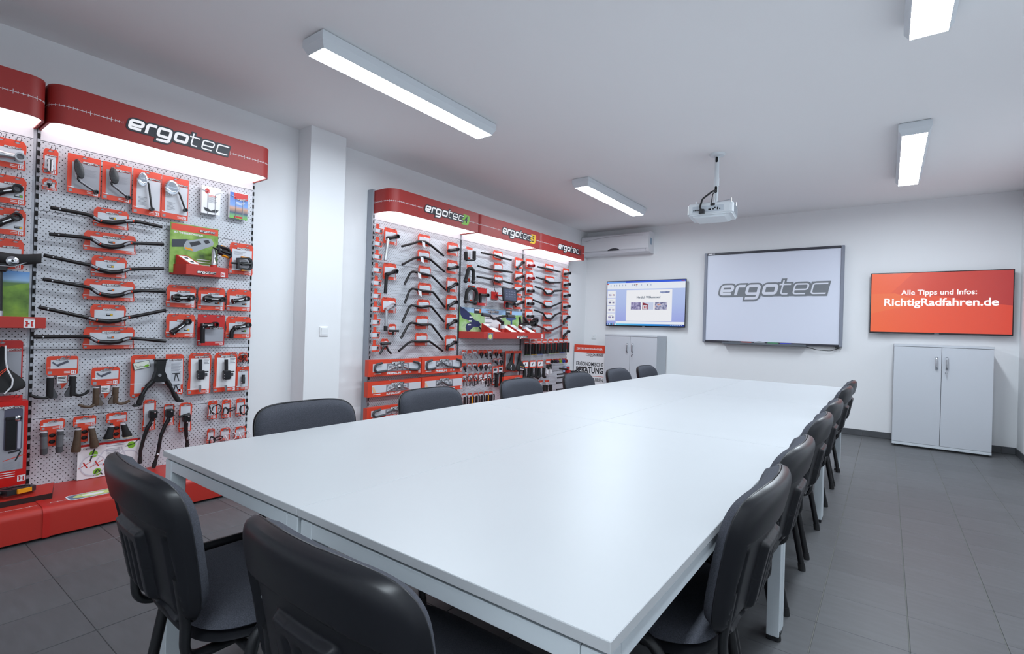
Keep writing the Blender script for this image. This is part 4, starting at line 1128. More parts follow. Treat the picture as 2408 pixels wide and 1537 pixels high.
for k, (b, pts, tm, lab) in enumerate(hb): bar(b, pts, 'black handlebar on the big display, ' + lab, k, tm)
# pedal presenter: picture board in a red tray with a pedal on a post
it = Item('pedal_presenter', 'red tray with green picture board and a black pedal on a post', 'display stand', (437, 620, 537, 654), off=.13)
y0 = -.13
def tray(it, u_wall, v, d):
    w, h = it.w / 2, it.h / 2; xw = it.L(u_wall, v, .02).x
    MB().cbox(-w, w, -d, -d + .012, -h, h, .002).build('tray_front', RED, it.t)
    m = MB(); m.prism([(xw, -.004), (xw, -.012), (-w, -d), (-w + .01, -d + .012)], -h, h, axis='z'); m.build('tray_flank', RED, it.t)
    m = MB(); m.prism([(xw, -.002), (xw, -.01), (-w, -d + .002), (w - .001, -d + .002), (w - .001, -.002)], -h, -h + .006, axis='z'); m.box(w - .007, w - .001, -d + .012, -.002, -h, h)
    m.prism([(xw + .01, -.003), (xw + .01, -.012), (-w + .012, -d + .012), (w - .007, -d + .012), (w - .007, -.003)], h - .016, h - .012, axis='z'); m.build('tray', RED, it.t)
    return xw
xw = tray(it, 401, 636, .13)
p = it.L(486, 641, .13); logo(it.t, WM_LIT, p.x, p.z, .125, y0 - .001); p = it.L(524, 646, .13); emblem(it.t, p.x, p.z, .03, y0 - .001)
a, b = it.L(401, 521, .035), it.L(511, 627, .035); zt = it.L(401, 521, .035).z; zb = -it.h / 2 + .01
pic = mat('pedal_picture', (110, 150, 60), .35); gradient(pic, 'Z', [(0, (150, 196, 60)), (.3, (120, 160, 60)), (.5, (70, 100, 40)), (.8, (130, 170, 70)), (1, (150, 190, 120))])
bd = MB().cbox(a.x, b.x, -.036, -.032, zb, zt, .0008).build('picture_board', splotch('pedal_board_print', [(60, 84, 40), (120, 158, 62), (158, 190, 96)], 12), it.t)
MB().quad(a.x + .006, b.x - .003, -.0365, zt - .05, zt - .006).build('red_band', CARD_RED, bd)
logo(bd, WM_PRINT, b.x - .075, zt - .031, .105, -.0372)
link('lettering', text_mesh('EP-1. THE ERGONOMIC PEDAL', .017, .0006, mats=PAPER, width=.185), bd, (a.x + .115, -.037, zt - .064))
def flatpoly(parent, pts, y, mt, name):
    return MB().add([(p[0], y, p[1]) for p in pts], [tuple(range(len(pts)))]).build(name, mt, parent)
Q = lambda u, v: (lambda p: (p.x, p.z))(it.L(u, v, .036))
flatpoly(bd, [Q(404, 562), Q(440, 562), Q(455, 568), Q(440, 580), Q(404, 580)], -.0367, mat('print_navy', (44, 50, 62), .4), 'printed_crank')
flatpoly(bd, [Q(432, 576), Q(438, 566), Q(480, 560), Q(497, 562), Q(503, 572), Q(500, 578), Q(458, 592), Q(434, 586)], -.0370, mat('print_silver', (156, 162, 168), .4), 'printed_pedal')
flatpoly(bd, [Q(478, 566), Q(490, 564), Q(494, 571), Q(484, 574)], -.0373, INK, 'printed_shadow'); flatpoly(bd, [Q(445, 570), Q(468, 566), Q(474, 574), Q(450, 580)], -.0373, INK, 'printed_shadow')
flatpoly(bd, [Q(435, 580), Q(452, 585), Q(453, 590), Q(436, 585)], -.0374, AMBER, 'printed_reflector')
for k in range(3): MB().quad(Q(462, 615)[0], Q(494, 615)[0], -.0368, Q(470, 610 + 6 * k)[1] - .003, Q(470, 610 + 6 * k)[1] + .002).build('small_print', PAPER, bd)
# slanted info plate
A, B, C_, D_ = it.L(414, 598, .05), it.L(441, 598, .05), it.L(470, 622, .11), it.L(440, 622, .11)
m = MB(); zt2, zb2 = A.z, it.h / 2
m.add([(A.x, -.045, zt2), (A.x + .075, -.045, zt2), (A.x + .135, -.125, zb2), (A.x + .06, -.125, zb2), (A.x, -.045, zb2 - .01), (A.x + .075, -.045, zb2 - .01)], [(0, 1, 2, 3), (0, 3, 4), (1, 5, 2), (4, 3, 2, 5), (0, 4, 5, 1)]); ip = m.build('info_wedge', RED, it.t)
def lerp4(u, v): return Vector((A.x, -.046, zt2)) * (1 - u) * (1 - v) + Vector((A.x + .075, -.046, zt2)) * u * (1 - v) + Vector((A.x + .135, -.127, zb2 + .001)) * u * v + Vector((A.x + .06, -.127, zb2 + .001)) * (1 - u) * v
m = MB(); m.add([lerp4(.14, .08), lerp4(.86, .08), lerp4(.86, .92), lerp4(.14, .92)], [(0, 1, 2, 3)]); m.build('info_sheet', PAPER, ip)
for v0 in (.3, .7): m = MB(); m.add([lerp4(.35, v0 - .05) + Vector((0, -.001, .001)), lerp4(.7, v0 - .08) + Vector((0, -.001, .001)), lerp4(.62, v0 + .06) + Vector((0, -.001, .001)), lerp4(.4, v0 + .05) + Vector((0, -.001, .001))], [(0, 1, 2, 3)]); m.build('printed_picture', INK, ip)
pb = it.L(502, 628, .09); tp = it.L(503, 586, .09)
m = MB(); m.tube([pb + Vector((0, 0, -.03)), pb + Vector((0, 0, .016))], .021, 16); m.build('post_base', RED, it.t, 50)
m = MB(); m.lathe([(.0185, 0), (.0185, .022), (.0155, .026), (.0155, tp.z - pb.z - .016), (.012, tp.z - pb.z - .016)], 18, M=Matrix.Translation(pb + Vector((0, 0, .016)))); m.build('post', SILVER, it.t, 50)
def pedal(parent_item, c, rot, s=1.0, amber=True, parent=None):
    """platform pedal: frame with two openings, core and reflector"""
    M = Matrix.Translation(c) @ rot @ Matrix.Scale(s, 4); par = parent or parent_item.t
    m = MB(); o = [(-.05, -.036), (.03, -.044), (.048, -.03), (.052, .0), (.048, .03), (.03, .044), (-.05, .036)]
    i_ = [(p[0] * .74, p[1] * .72) for p in o]
    n = len(o)
    vs = [(p[0], p[1], zz) for zz in (-.010, .010) for p in o] + [(p[0], p[1], zz) for zz in (-.010, .010) for p in i_]
    vs = [M @ Vector(v) for v in vs]
    fs = []
    for k in range(n):
        k2 = (k + 1) % n; fs += [(k, k2, n + k2, n + k), (2 * n + k, 3 * n + k, 3 * n + k2, 2 * n + k2), (k, 2 * n + k, 2 * n + k2, k2), (n + k, n + k2, 3 * n + k2, 3 * n + k)]
    m.add(vs, fs); f = m.build('pedal_frame', BLACKPL, par)
    m = MB(); m.tube([M @ Vector((-.085, 0, 0)), M @ Vector((-.05, 0, 0)), M @ Vector((.045, 0, 0))], [.006 * s, .0075 * s, .011 * s], 12); m.box(-.02, .02, -.012, .012, -.006, .0085, M=M); m.build('axle', BLACKMET, par, 50)
    for sg in (-1, 1): m = MB(); m.cbox(-.026, .022, sg * .042 - .005, sg * .042 + .005, -.0085, .0085, .001, M=M @ Matrix.Rotation(-sg * .1, 4, 'Z')); m.build('reflector', AMBER, par)
    return f
pc = it.L(528, 592, .12)
pedal(it, pc, Matrix.Rotation(.42, 4, 'Y') @ Matrix.Rotation(.95, 4, 'X') @ Matrix.Rotation(.25, 4, 'Z'), 1.02)
# pedal on card
it = Item('pedal_blister', 'pedal on a red and white card right of the picture board', 'pedal', (538, 568, 595, 648), off=.045).card(top=.2, bot=.12, holes=2, logo_w=.55); it.hooks([-it.w * .25, it.w * .25])
pedal(it, it.L(575, 620, .075), Matrix.Rotation(PI / 2, 4, 'X') @ Matrix.Rotation(-PI / 2 + .05, 4, 'Z') @ Matrix.Rotation(PI / 2, 4, 'Z'), 1.12)
smallprint(it, -it.w * .3, it.w * .2, it.h * .12, it.h * .24, 4)
# six stems
def stemcard(box, label, A, B, body=None, quill=None, tag_m=O_, r=.0155, deep=False, fork=False):
    it = Item('stem_pack', label, 'stem', box, group='stems on cards')
    if deep: it.card('rect', red=CARD_RED2, top=.46, bot=.13, logo_w=.5, grey=CARD_DGREY, holes=2, logo_x=.18)
    else: it.card(holes=2, tag=(it.w * .12, -it.h * .22, tag_m), logo_w=.43, top=.31, bot=.19)
    it.hooks([-it.w * .25, it.w * .25])
    a, b = it.L(*A, .065), it.L(*B, .065)
    stem_part(it, a, b, r, quill=[it.L(*q, .065) for q in quill] if quill else None)
    if fork:
        d = (b - a).normalized(); n = Vector((-d.z, 0, d.x)); m = MB()
        for s in (-1, 1): m.tube(fillet([a + d * .0 + n * s * .012, a + d * .03 + n * s * .022, a + d * .058 + n * s * .004, b + n * s * (.014 if fork == 1 else .004)], .02, 4), [.009] * 14, 8)
        m.build('twin_arm', BLACKBAR, it.t, 50)
        MB().ball(a + d * .006, .018, 12, sc=(1, .8, 1)).build('pivot', BLACKPL, it.t, 60)
    return it
stemcard((390, 668, 461, 724), 'forked black stem on a card, upper row left, beside the handlebars', (408, 700), (450, 700), fork=1)
stemcard((464, 673, 529, 730), 'twin-bodied black stem on a card, upper row middle', (482, 702), (523, 704), fork=2)
stemcard((532, 678, 591, 732), 'short black stem with bolts on a card, upper row right', (549, 708), (580, 702))
stemcard((389, 737, 459, 793), 'long straight black stem on a card, lower row left', (406, 781), (441, 756), r=.017, tag_m=Y_)
stemcard((464, 741, 528, 812), 'black stem with tall shaft on a deep red card, lower row middle', (477, 766), (506, 763), quill=[(476, 780), (476, 806)], deep=True, r=.017)
stemcard((530, 743, 590, 794), 'bent black stem on a card, lower row right', (553, 771), (583, 764), quill=[(545, 778), (544, 795)], tag_m=GREEN, r=.016)

# grips hung in pairs
def grip_card(box, tongue_v, label, mt, L_, R_, horn=None, buttons=False, flare=0, split=None, off=.035):
    it = Item('grip_pair', label, 'grips', box, off=off, group='grip pairs on cards')
    it.card('round', top=.2 if not buttons else .3, bot=.34, holes=1, logo_w=.4, logo_x=0); it.hooks([it.w * .08])
    w = it.w / 2
    zt, zb = -it.h / 2 + .002, it.L((box[0] + box[2]) / 2, tongue_v).z
    hw = w * .34
    m = MB(); m.prism([(-hw, zt + .003), (hw, zt + .003), (hw, zb + (.0 if buttons else .035)), (0 if not buttons else -hw, zb)] if not buttons else [(-hw, zt + .003), (hw, zt + .003), (hw, zb), (-hw, zb)], -off - .0002, -off + .0014); m.build('card_tongue', CARD_RED, it.t)
    if buttons:
        for k in (0, 1):
            c = Vector((0, -off - .001, zt + (zb - zt) * (.36 + .38 * k))); MB().ball(c, hw * .8, 14, sc=(1, .5, .78)).build('test_button', RUBBER, it.t, 60)
    else:
        gm = MB(); stroke2d(gm, [(-w * .35, .0), (w * .35, it.h * .22)], .013, -off - .0016, 0, shear=0); stroke2d(gm, [(-w * .62, it.h * .2), (-w * .5, it.h * .08), (-w * .2, -it.h * .02)], .008, -off - .0016, 0, shear=0); gm.build('printed_grip', mat('print_slate', (84, 86, 100), .5), it.t)
        MB().quad(-hw * .9, hw * .9, -off - .0012, zt - .05, zt - .006).build('print_panel', PAPER, it.t); smallprint(it, -hw * .8, hw * .7, zt - .045, zt - .01, 4)
    for s, (top, bot) in ((-1, L_), (1, R_)):
        a, b = it.L(*top, off + .02), it.L(*bot, off + .02)
        r = .0165
        prof = [a, a + (b - a) * .08, a + (b - a) * .5, a + (b - a) * .9, b]
        m = MB(); m.tube(prof, [r * .9, r, r * (1 + .25 * flare), r * (1.05 + flare), r * (.95 + flare)], 14); g = m.build('grip', mt, it.t, 50)
        m = MB(); m.tube([a + Vector((0, 0, .003)), a + Vector((0, 0, -.002))], r * .96, 14); m.build('grip_collar', CARD_GREY, g, 50)
        if split:
            m = MB(); m.tube([a + (b - a) * .2, a + (b - a) * .72], r * (1.03), 14); m.build('grip_band', split, g, 50)
        if flare > .45:
            m = MB(); q = b; n = 16
            m.tube([(b.x + r * (1 + flare) * math.cos(2 * PI * k / n), b.y + r * (1 + flare) * math.sin(2 * PI * k / n), b.z) for k in range(n)], .0025, 5, closed=True); m.build('stitching', mat('stitch_beige', (196, 186, 160), .8), g, 60)
        if horn:
            h = [it.L(*p, off + .03) for p in horn[0 if s < 0 else 1]]
            m = MB(); m.tube(fillet([b + Vector((0, 0, .012))] + h, .03, 4), [.011] * 3 + [.010] * (len(fillet([b] + h, .03, 4)) - 3), 10, flat=.8); m.build('bar_end', mt, it.t, 50)
            # palm wing
            sg = 1 if s < 0 else -1
            wp = [(a.x + sg * r * .6, a.z + (b.z - a.z) * .42), (a.x + sg * r * 1.6, a.z + (b.z - a.z) * .72), (b.x + sg * r * 2.1, b.z + .012), (b.x + sg * r * 1.9, b.z - .004), (b.x, b.z - .006), (b.x - sg * 0, a.z + (b.z - a.z) * .5)]
            if sg > 0: wp = list(reversed(wp))
            m = MB(); m.prism(wp, -off - .03, -off - .012); m.build('palm_wing', DGREY if mt is not BROWN else mat('wing_grey_brown', (92, 84, 78), .7), it.t)
    return it
grip_card((109, 836, 184, 883), 914, 'black winged grips with horns on a card, left of the brown pair', RUBBER, ((118, 886), (117, 935)), ((171, 883), (169, 930)), horn=([(108, 936), (85, 934), (70, 928)], [(185, 930), (200, 926), (209, 917)]))
grip_card((215, 862, 281, 907), 936, 'brown winged grips with horns on a card, right of the black pair', BROWN, ((226, 911), (225, 952)), ((272, 909), (270, 947)), horn=([(213, 957), (195, 955), (185, 951)], [(283, 950), (296, 946), (305, 941)]))
grip_card((94, 982, 152, 1013), 1048, 'grey banded grips on a card with two round buttons, lowest row left', DGREY, ((103, 1016), (103, 1068)), ((142, 1012), (139, 1063)), buttons=True, split=mat('grip_grey', (96, 98, 102), .7))
grip_card((172, 975, 226, 1005), 1038, 'dark brown grips on a card with two round buttons, lowest row middle', BROWN, ((184, 1009), (178, 1062)), ((215, 1005), (223, 1050)), buttons=True, flare=.42)
grip_card((250, 967, 299, 996), 1029, 'flared black grips with beige stitching on a card, lowest row right', RUBBER, ((262, 1002), (254, 1032)), ((290, 997), (300, 1026)), buttons=True, flare=.55)

# double kickstand
it = Item('double_kickstand', 'black two-legged kickstand on a wide notched card', 'kickstand', (307, 832, 431, 936), off=.035)
w, h = it.w / 2, it.h / 2
poly = arc(-w + .02, h - .02, .02, 180, 90, 4) + [(-w * .13, h), (-w * .13, h * .8), (w * .28, h * .8), (w * .28, h)] + arc(w - .02, h - .02, .02, 90, 0, 4) + arc(w - .01, -h + .01, .01, 0, -90, 3) + [(w * .55 * math.cos(a) + .0, -h + .09 * math.sin(a)) for a in [PI * k / 14 for k in range(1, 14)]] + arc(-w + .02, -h + .02, .02, 270, 180, 4)
MB().prism(poly, -.035, -.0334).build('card', CARD_RED, it.t); it.hooks([-w * .6, w * .6])
flatpoly(it.t, [(-w * .86, h * .78), (w * .96, h * .78), (w * .98, -h * .5), (w * .6, -h * .52), (w * .3, -h * .42), (-w * .3, -h * .42), (-w * .6, -h * .55), (-w * .6, -h * .8), (-w * .86, -h * .8)], -.0357, CARD_GREY, 'print_panel')
logo(it.t, WM_PRINT, w * .68, h * .74, w * .5, -.0365); emblem(it.t, w * .86, -h * .82, .026, -.0362); MB().quad(-w * .93, -w * .82, -.0362, -h * .94, -h * .84).build('print_patch', INKGREY, it.t)
MB().quad(-w, -w * .6, -.0362, -h * .36, -h * .33).build('band', PAPER, it.t)
smallprint(it, w * .5, w * .93, h * .1, h * .6, 9)
m = MB(); M = Matrix.Translation((-w * .62, -.04, h * .52)) @ Matrix.Rotation(-.2, 4, 'Y'); tg = [(-.046, -.022), (.046, -.022), (.046, .022), (-.046, .022)]
m.prism(rrect(-.047, .047, -.024, .024, .005, 3), -.001, .001, M=M); q = m.build('bike_tag', mat('tag_edge', (70, 74, 78), .5), it.t)
m = MB(); m.prism(rrect(-.044, .044, -.021, .021, .004, 3), -.0016, -.0010, M=M); m.build('tag_paper', mat('tag_paper', (226, 232, 220), .5), q)
m = MB(); m.prism([(.004, -.015), (.02, -.004), (.034, .0), (.040, -.012), (.03, -.018)], -.0022, -.0016, M=M); m.build('tag_leaf', GREEN, q)
m = MB(); m.tube([M @ Vector(p) for p in fillet([(-.04, -.004, 0.0), (-.034, -.004, .008), (-.026, -.004, -.012), (-.018, -.004, -.012), (-.012, -.004, -.002), (.012, -.004, -.01)], .004, 3)], .0008, 5); m.build('tag_line', INK, q)
for k, (zz0, zz1) in enumerate(((-.02, .045), (-.09, -.035))): MB().quad(w * .5, w * .9, -.0362, zz0 - .03, zz1 - .03).build('printed_picture', mat('print_palegrey', (192, 196, 204), .5), it.t); m = MB(); m.prism([(w * .55, zz1 - .035), (w * .85, zz1 - .034), (w * .86, zz1 - .04), (w * .75, zz1 - .042), (w * .84, zz0 - .024), (w * .81, zz0 - .026), (w * .7, zz1 - .043), (w * .66, zz0 - .024), (w * .63, zz0 - .024), (w * .66, zz1 - .042), (w * .55, zz1 - .04)], -.0367, -.0362); m.build('printed_stand', INK, it.t)
S = lambda u, v, o=.075: it.L(u, v, o)
c = S(377, 846); m = MB(); m.cbox(c.x - .038, c.x + .038, c.y - .018, c.y + .02, c.z - .004, c.z + .006, .003); m.build('clamp_plate', BLACKMET, it.t)
MB().ball((c.x, c.y, c.z + .008), .012, 8, sc=(2, 1, .6)).build('blister_top', CLEAR, it.t, 60)
m = MB(); a = S(376, 872); b_ = S(376, 893)
m.prism([(c.x - .028, c.z - .004), (c.x + .03, c.z - .004), (c.x + .022, a.z), (c.x + .036, a.z - .03), (c.x + .04, b_.z), (c.x + .02, b_.z - .012), (c.x - .02, b_.z - .012), (c.x - .044, b_.z), (c.x - .036, a.z - .03), (c.x - .026, a.z)], -.095, -.05); m.build('bracket', BLACKMET, it.t)
m = MB(); p = S(375, 882, .096); m.lathe([(.0, .006), (.010, .006), (.010, 0), (.010, -.002)], 14, M=Matrix.Translation(p) @ Matrix.Rotation(PI / 2, 4, 'X')); m.build('bolt', SILVER, it.t, 40)
for leg, kn in (([(362, 893), (345, 910), (336, 925), (326, 950)], 'l'), ([(390, 892), (400, 908), (407, 922), (418, 940)], 'r')):
    P4 = [S(*q) for q in leg]; m = MB(); m.tube(fillet(P4, .03, 5), [.0165] * 3 + [.0125] * (len(fillet(P4, .03, 5)) - 3), 12); lg = m.build('stand_leg', BLACKMET, it.t, 50)
    d = (P4[-1] - P4[-2]).normalized(); m = MB(); m.tube([P4[-2] + d * .01, P4[-1]], .0165, 12); m.cbox(P4[-1].x - (.032 if kn == 'l' else .008), P4[-1].x + (.008 if kn == 'l' else .032), P4[-1].y - .014, P4[-1].y + .014, P4[-1].z - .014, P4[-1].z + .001, .004); m.build('rubber_foot', RUBBER, lg, 40)
# two clamp posts on cards
def postcard(box, label, u0):
    it = Item('clamp_post', label, 'accessory', box, group='clamp posts on white cards'); it.card(top=.13, bot=.11, holes=2, logo_w=.62, grey=PAPER); it.hooks([-it.w * .25, it.w * .25])
    dx = u0
    def V(u, v): return it.L(u + dx, v, .06)
    m = MB(); m.tube([V(471, 845), V(471, 872)], .0125, 12); m.build('sleeve', BLACKPL, it.t, 50)
    m = MB(); a, b_ = V(464, 871), V(479, 890); m.cbox(a.x, b_.x, -.08, -.045, b_.z, a.z, .004); m.cbox(a.x + .006, b_.x - .004, -.078, -.047, V(0, 905).z, b_.z, .003); m.build('clamp_body', BLACKPL, it.t)
    m = MB(); m.tube([V(462, 874), V(490, 873)], .0045, 8); m.build('lever', BLACKMET, it.t, 50)
    m = MB(); m.tube([V(470, 905), V(470, 914)], .009, 12); m.tube([V(470, 914), V(470, 921)], [.009, .006], 12); m.build('silver_tip', SILVER, it.t, 50)
    for v in (880, 886, 892): MB().ball(V(464, v) + Vector((0, -.02, 0)), .003, 8).build('screw', SILVER, it.t, 60)
    MB().cbox(V(480, 905).x, V(488, 905).x, -.055, -.04, V(0, 910).z, V(0, 901).z, .002).build('rubber_block', DGREY, it.t)
    smallprint(it, it.w * .18, it.w * .42, it.h * .22, it.h * .36, 4)
postcard((441, 829, 496, 928), 'black clamp post on a white card, left of two', 0)
postcard((502, 828, 557, 922), 'black clamp post on a white card, right of two', 61)
it = Item('spacer_rings', 'three black rings on a tiny red card at the right edge', 'accessory', (560, 828, 582, 850)).card(inset='none', logo_w=.7, em=False); it.hooks([0], short=True)
for (u, v) in ((566, 841), (575, 838), (575, 849)):
    MB().ring(tuple(it.L(u, v, .045)), .0115, .0155, -.004, .004, 18).build('ring', BLACKMET, it.t, 50)
it = Item('adapter_blister', 'black adapter on a small card below the spacer rings', 'accessory', (555, 861, 585, 918)).card('rect', logo_w=.7, top=.2, bot=.14); it.hooks([0], short=True)
m = MB(); m.lathe([(.011, .03), (.011, .012), (.013, .01), (.013, -.035), (.010, -.035)], 14, M=Matrix.Translation(it.L(572, 890, .055))); m.build('adapter', BLACKPL, it.t, 50)
for (u, v) in ((568, 899), (567, 906)): MB().ball(it.L(u, v, .07), .0055, 8).build('screw', SILVER, it.t, 60)
# three single kickstands
def kick(box, label, pts, head, sil=True):
    it = Item('kickstand', label, 'kickstand', box, group='single kickstands on cards'); it.card(top=.12, bot=.13, logo_w=.55, em=True); it.hooks([0])
    P = [it.L(u, v, .06) for u, v in pts]; pp = fillet([it.L(*head, .06)] + P, .04, 5)
    m = MB(); m.tube(pp, [.014 - .004 * k / len(pp) for k in range(len(pp))], 12); lg = m.build('stand_leg', BLACKMET, it.t, 50)
    d = (P[-1] - P[-2]).normalized(); m = MB(); m.tube([P[-1] - d * .03, P[-1], P[-1] + d * .012], [.0125, .0135, .011], 12); m.build('rubber_foot', RUBBER, lg, 50)
    c = it.L(*head, .06); m = MB(); m.cbox(c.x - .022, c.x + .022, -.085, -.045, c.z - .028, c.z + .026, .006); m.build('mounting_head', BLACKMET, it.t)
    for q in (c + Vector((.004, -.028, .012)), P[0] + Vector((0, -.02, -.004))): MB().ball(q, .006, 10).build('bolt', SILVER, it.t, 60)
    return it, P
kick((335, 938, 366, 1013), 'thick single kickstand on a card, left of three', [(357, 990), (347, 1005), (338, 1030), (330, 1060), (329, 1085)], (359, 973))
it, P = kick((384, 948, 410, 1001), 'slim curved kickstand with white button, middle of three', [(399, 982), (388, 1000), (378, 1025), (371, 1065), (362, 1095)], (398, 970))
MB().ball(it.L(371, 1068, .072), .007, 10, sc=(1, .5, 1)).build('white_button', PAPER, it.t, 60)
it, P = kick((420, 945, 451, 1015), 'telescopic kickstand with steel ring, right of three', [(438, 990), (437, 1005), (438, 1025), (440, 1035), (440, 1050)], (438, 982))
m = MB(); m.tube([it.L(439, 1027, .06), it.L(440, 1033, .06)], .0115, 12); m.build('steel_ring', SILVER, it.t, 50)
a = it.L(420, 980, .06); b_ = it.L(446, 974, .06); m = MB(); m.tube([a, (a + b_) / 2, b_], [.007, .011, .014], 10); m.build('head_arm', BLACKMET, it.t, 50)
# bottle cages, two rows
def cage(box, label, c, sx, sz, mt, mode=0, near=True):
    it = Item('bottle_cage', label, 'bottle cage', box, group='bottle cages on cards', off=.03); it.card(near=near, top=.25, bot=.2, logo_w=.6) if near else it.card(near=False)
    it.hooks([0], short=True)
    o = it.L(*c, .07); m = MB()
    if mode == 0:
        for s in (-1, 1):
            m.tube(fillet([o + Vector((s * .006, .02, -sz)), o + Vector((s * .008, .02, sz * .4)), o + Vector((s * sx, -.02, sz)), o + Vector((s * sx * 1.1, -.05, sz * .3)), o + Vector((s * sx * .7, -.055, -sz * .5)), o + Vector((s * .004, -.03, -sz * .9))], .02, 4), .0034, 7)
    elif mode == 1:
        m.tube(fillet([o + Vector((-.02, .02, -sz)), o + Vector((-.012, .02, sz * .9)), o + Vector((.01, -.01, sz * .1)), o + Vector((-.01, -.03, -sz * .5))], .015, 4), .0065, 8, flat=.5)
        m.tube([o + Vector((.018 + sx * .8 * math.cos(a), -.03 - .03 * math.sin(a), sz * .35 + sx * .55 * math.sin(a))) for a in [2 * PI * k / 18 for k in range(18)]], .0042, 7, closed=True)
    else:
        m.tube([o + Vector((sx * .9 * math.sin(a) * (1 + .25 * math.cos(a)), -.03, sz * math.cos(a))) for a in [2 * PI * k / 22 for k in range(22)]], .0052, 7, closed=True)
        m.tube([o + Vector((0, .02, -sz * 1.1)), o + Vector((-.01, .0, sz * .8))], .0075, 8, flat=.5)
    m.build('cage_wire' if mode == 0 else 'cage_frame', mt, it.t, 60)
    return it, o
it, o = cage((488, 940, 511, 986), 'black wire bottle cage with silver clips, left of the upper three', (500, 962), .036, .036, BLACKMET, 0)
for s in (-1, 1): m = MB(); m.tube([o + Vector((s * .030, -.04, -.002)), o + Vector((s * .002, -.045, -.024)) if s < 0 else o + Vector((.02, -.05, -.022))], .006, 8); m.build('silver_clip', SILVER, it.t, 50)
it, o = cage((521, 938, 543, 983), 'black moulded bottle cage, middle of the upper three', (534, 965), .03, .032, BLACKPL, 1)
MB().quad(*sorted((o.x - .012, o.x - .006)), o.y - .02, o.z - .02, o.z + .004).build('white_lettering_band', PAPER, it.t)
cage((554, 935, 576, 979), 'black looped bottle cage, right of the upper three', (569, 962), .032, .034, BLACKPL, 2)
cage((486, 1006, 505, 1042), 'black bottle cage with flat ring, left of the lower three', (502, 1033), .034, .03, BLACKPL, 1)
cage((517, 1004, 541, 1036), 'pale bottle cage on a card, middle of the lower three', (536, 1026), .034, .03, PINK, 0)
cage((552, 1000, 578, 1032), 'pale bottle cage on a card, right of the lower three', (569, 1022), .034, .03, PINK, 0)
# board standing on the plinth
A, B = onz(178, 1131, .17), None
pz_ = .166; p0 = onz(180, 1130, pz_); p1_ = onx(327, 1118, p0.x)
top_l = onx(178, 1048, p0.x)
t = thing('info_board', 'white board with green discs, a bicycle and red letters in a clear stand', 'sign', (p0.x, (p0.y + p1_.y) / 2, pz_), PI / 2)
w, h = (p1_.y - p0.y) / 2, top_l.z - pz_
MB().cbox(-w - .004, w + .004, .0, .003, 0, h + .004, .001).build('acrylic_stand', CLEAR, t)
m = MB(); m.add([(-w - .004, .003, 0), (w + .004, .003, 0), (w + .004, .06, 0), (-w - .004, .06, 0), (-w - .004, .003, .003), (w + .004, .003, .003), (w + .004, .06, .003), (-w - .004, .06, .003)], [(0, 1, 2, 3), (4, 5, 6, 7), (0, 1, 5, 4), (2, 3, 7, 6)]); m.build('acrylic_foot', CLEAR, t)
sh = MB().box(-w, w, -.0016, -.0006, .002, h).build('printed_sheet', PAPER, t)
MB().quad(-w, w, -.002, h - .014, h).build('red_band', CARD_RED2, sh)
logo(sh, WM_PRINT, -w * .62, h - .026, w * .45, -.0026)
for (cx_, cz_) in ((-w * .52, h * .70), (w * .70, h * .82), (-w * .38, h * .16)):
    m = MB(); m.prism([(cx_ + .022 * math.cos(k * PI / 12), cz_ + .022 * math.sin(k * PI / 12)) for k in range(24)], -.0023, -.0017); m.build('green_disc', GREEN, sh)
def linework(parent, pts, wd, y, mt, name, closed=False):
    m = MB(); stroke2d(m, pts, wd, y, 0, shear=0, closed=closed, rad=.01); return m.build(name, mt, parent)
linework(sh, [(-w * .62, h * .5), (-w * .47, h * .9)], .008, -.0028, INK, 'printed_seatpost'); linework(sh, [(-w * .5, h * .88), (-w * .4, h * .92)], .012, -.0028, INK, 'printed_clamp')
linework(sh, [(w * .5, h * .8), (w * .78, h * .84), (w * .96, h * .98)], .005, -.0028, INK, 'printed_handlebar'); linework(sh, [(-w * .5, h * .06), (-w * .4, h * .22), (-w * .36, h * .22), (-w * .22, h * .06)], .006, -.0028, INK, 'printed_kickstand')
pg = mat('print_pale_bike', (206, 206, 216), .6)
for cx_ in (-w * .52, w * .58):
    pts = [(cx_ + .062 * math.cos(k * PI / 16), h * .38 + .062 * math.sin(k * PI / 16)) for k in range(32)]
    linework(sh, pts, .006, -.002, pg, 'printed_wheel', True)
linework(sh, [(-w * .52, h * .38), (-w * .2, h * .75), (w * .35, h * .72), (w * .1, h * .36), (-w * .52, h * .38)], .008, -.0021, pg, 'printed_frame'); linework(sh, [(w * .58, h * .38), (w * .36, h * .8)], .008, -.0021, pg, 'printed_fork')
link('lettering', text_mesh('XXL', .055, -.0006, mats=CARD_RED2, shear=.45, width=.15, spacing=1.15), sh, (-w * .52, -.003, h * .40))
for k in range(6): MB().quad(-.02, w * .3, -.0024, h * (.6 + .02 * k * 1.8), h * (.6 + .02 * k * 1.8) + .0025).build('small_print', INKGREY, sh)
for k in range(2): MB().quad(-w * .12, w * .45, -.0024, h * (.86 + .05 * k), h * (.86 + .05 * k) + .0035).build('small_print', INKGREY, sh)

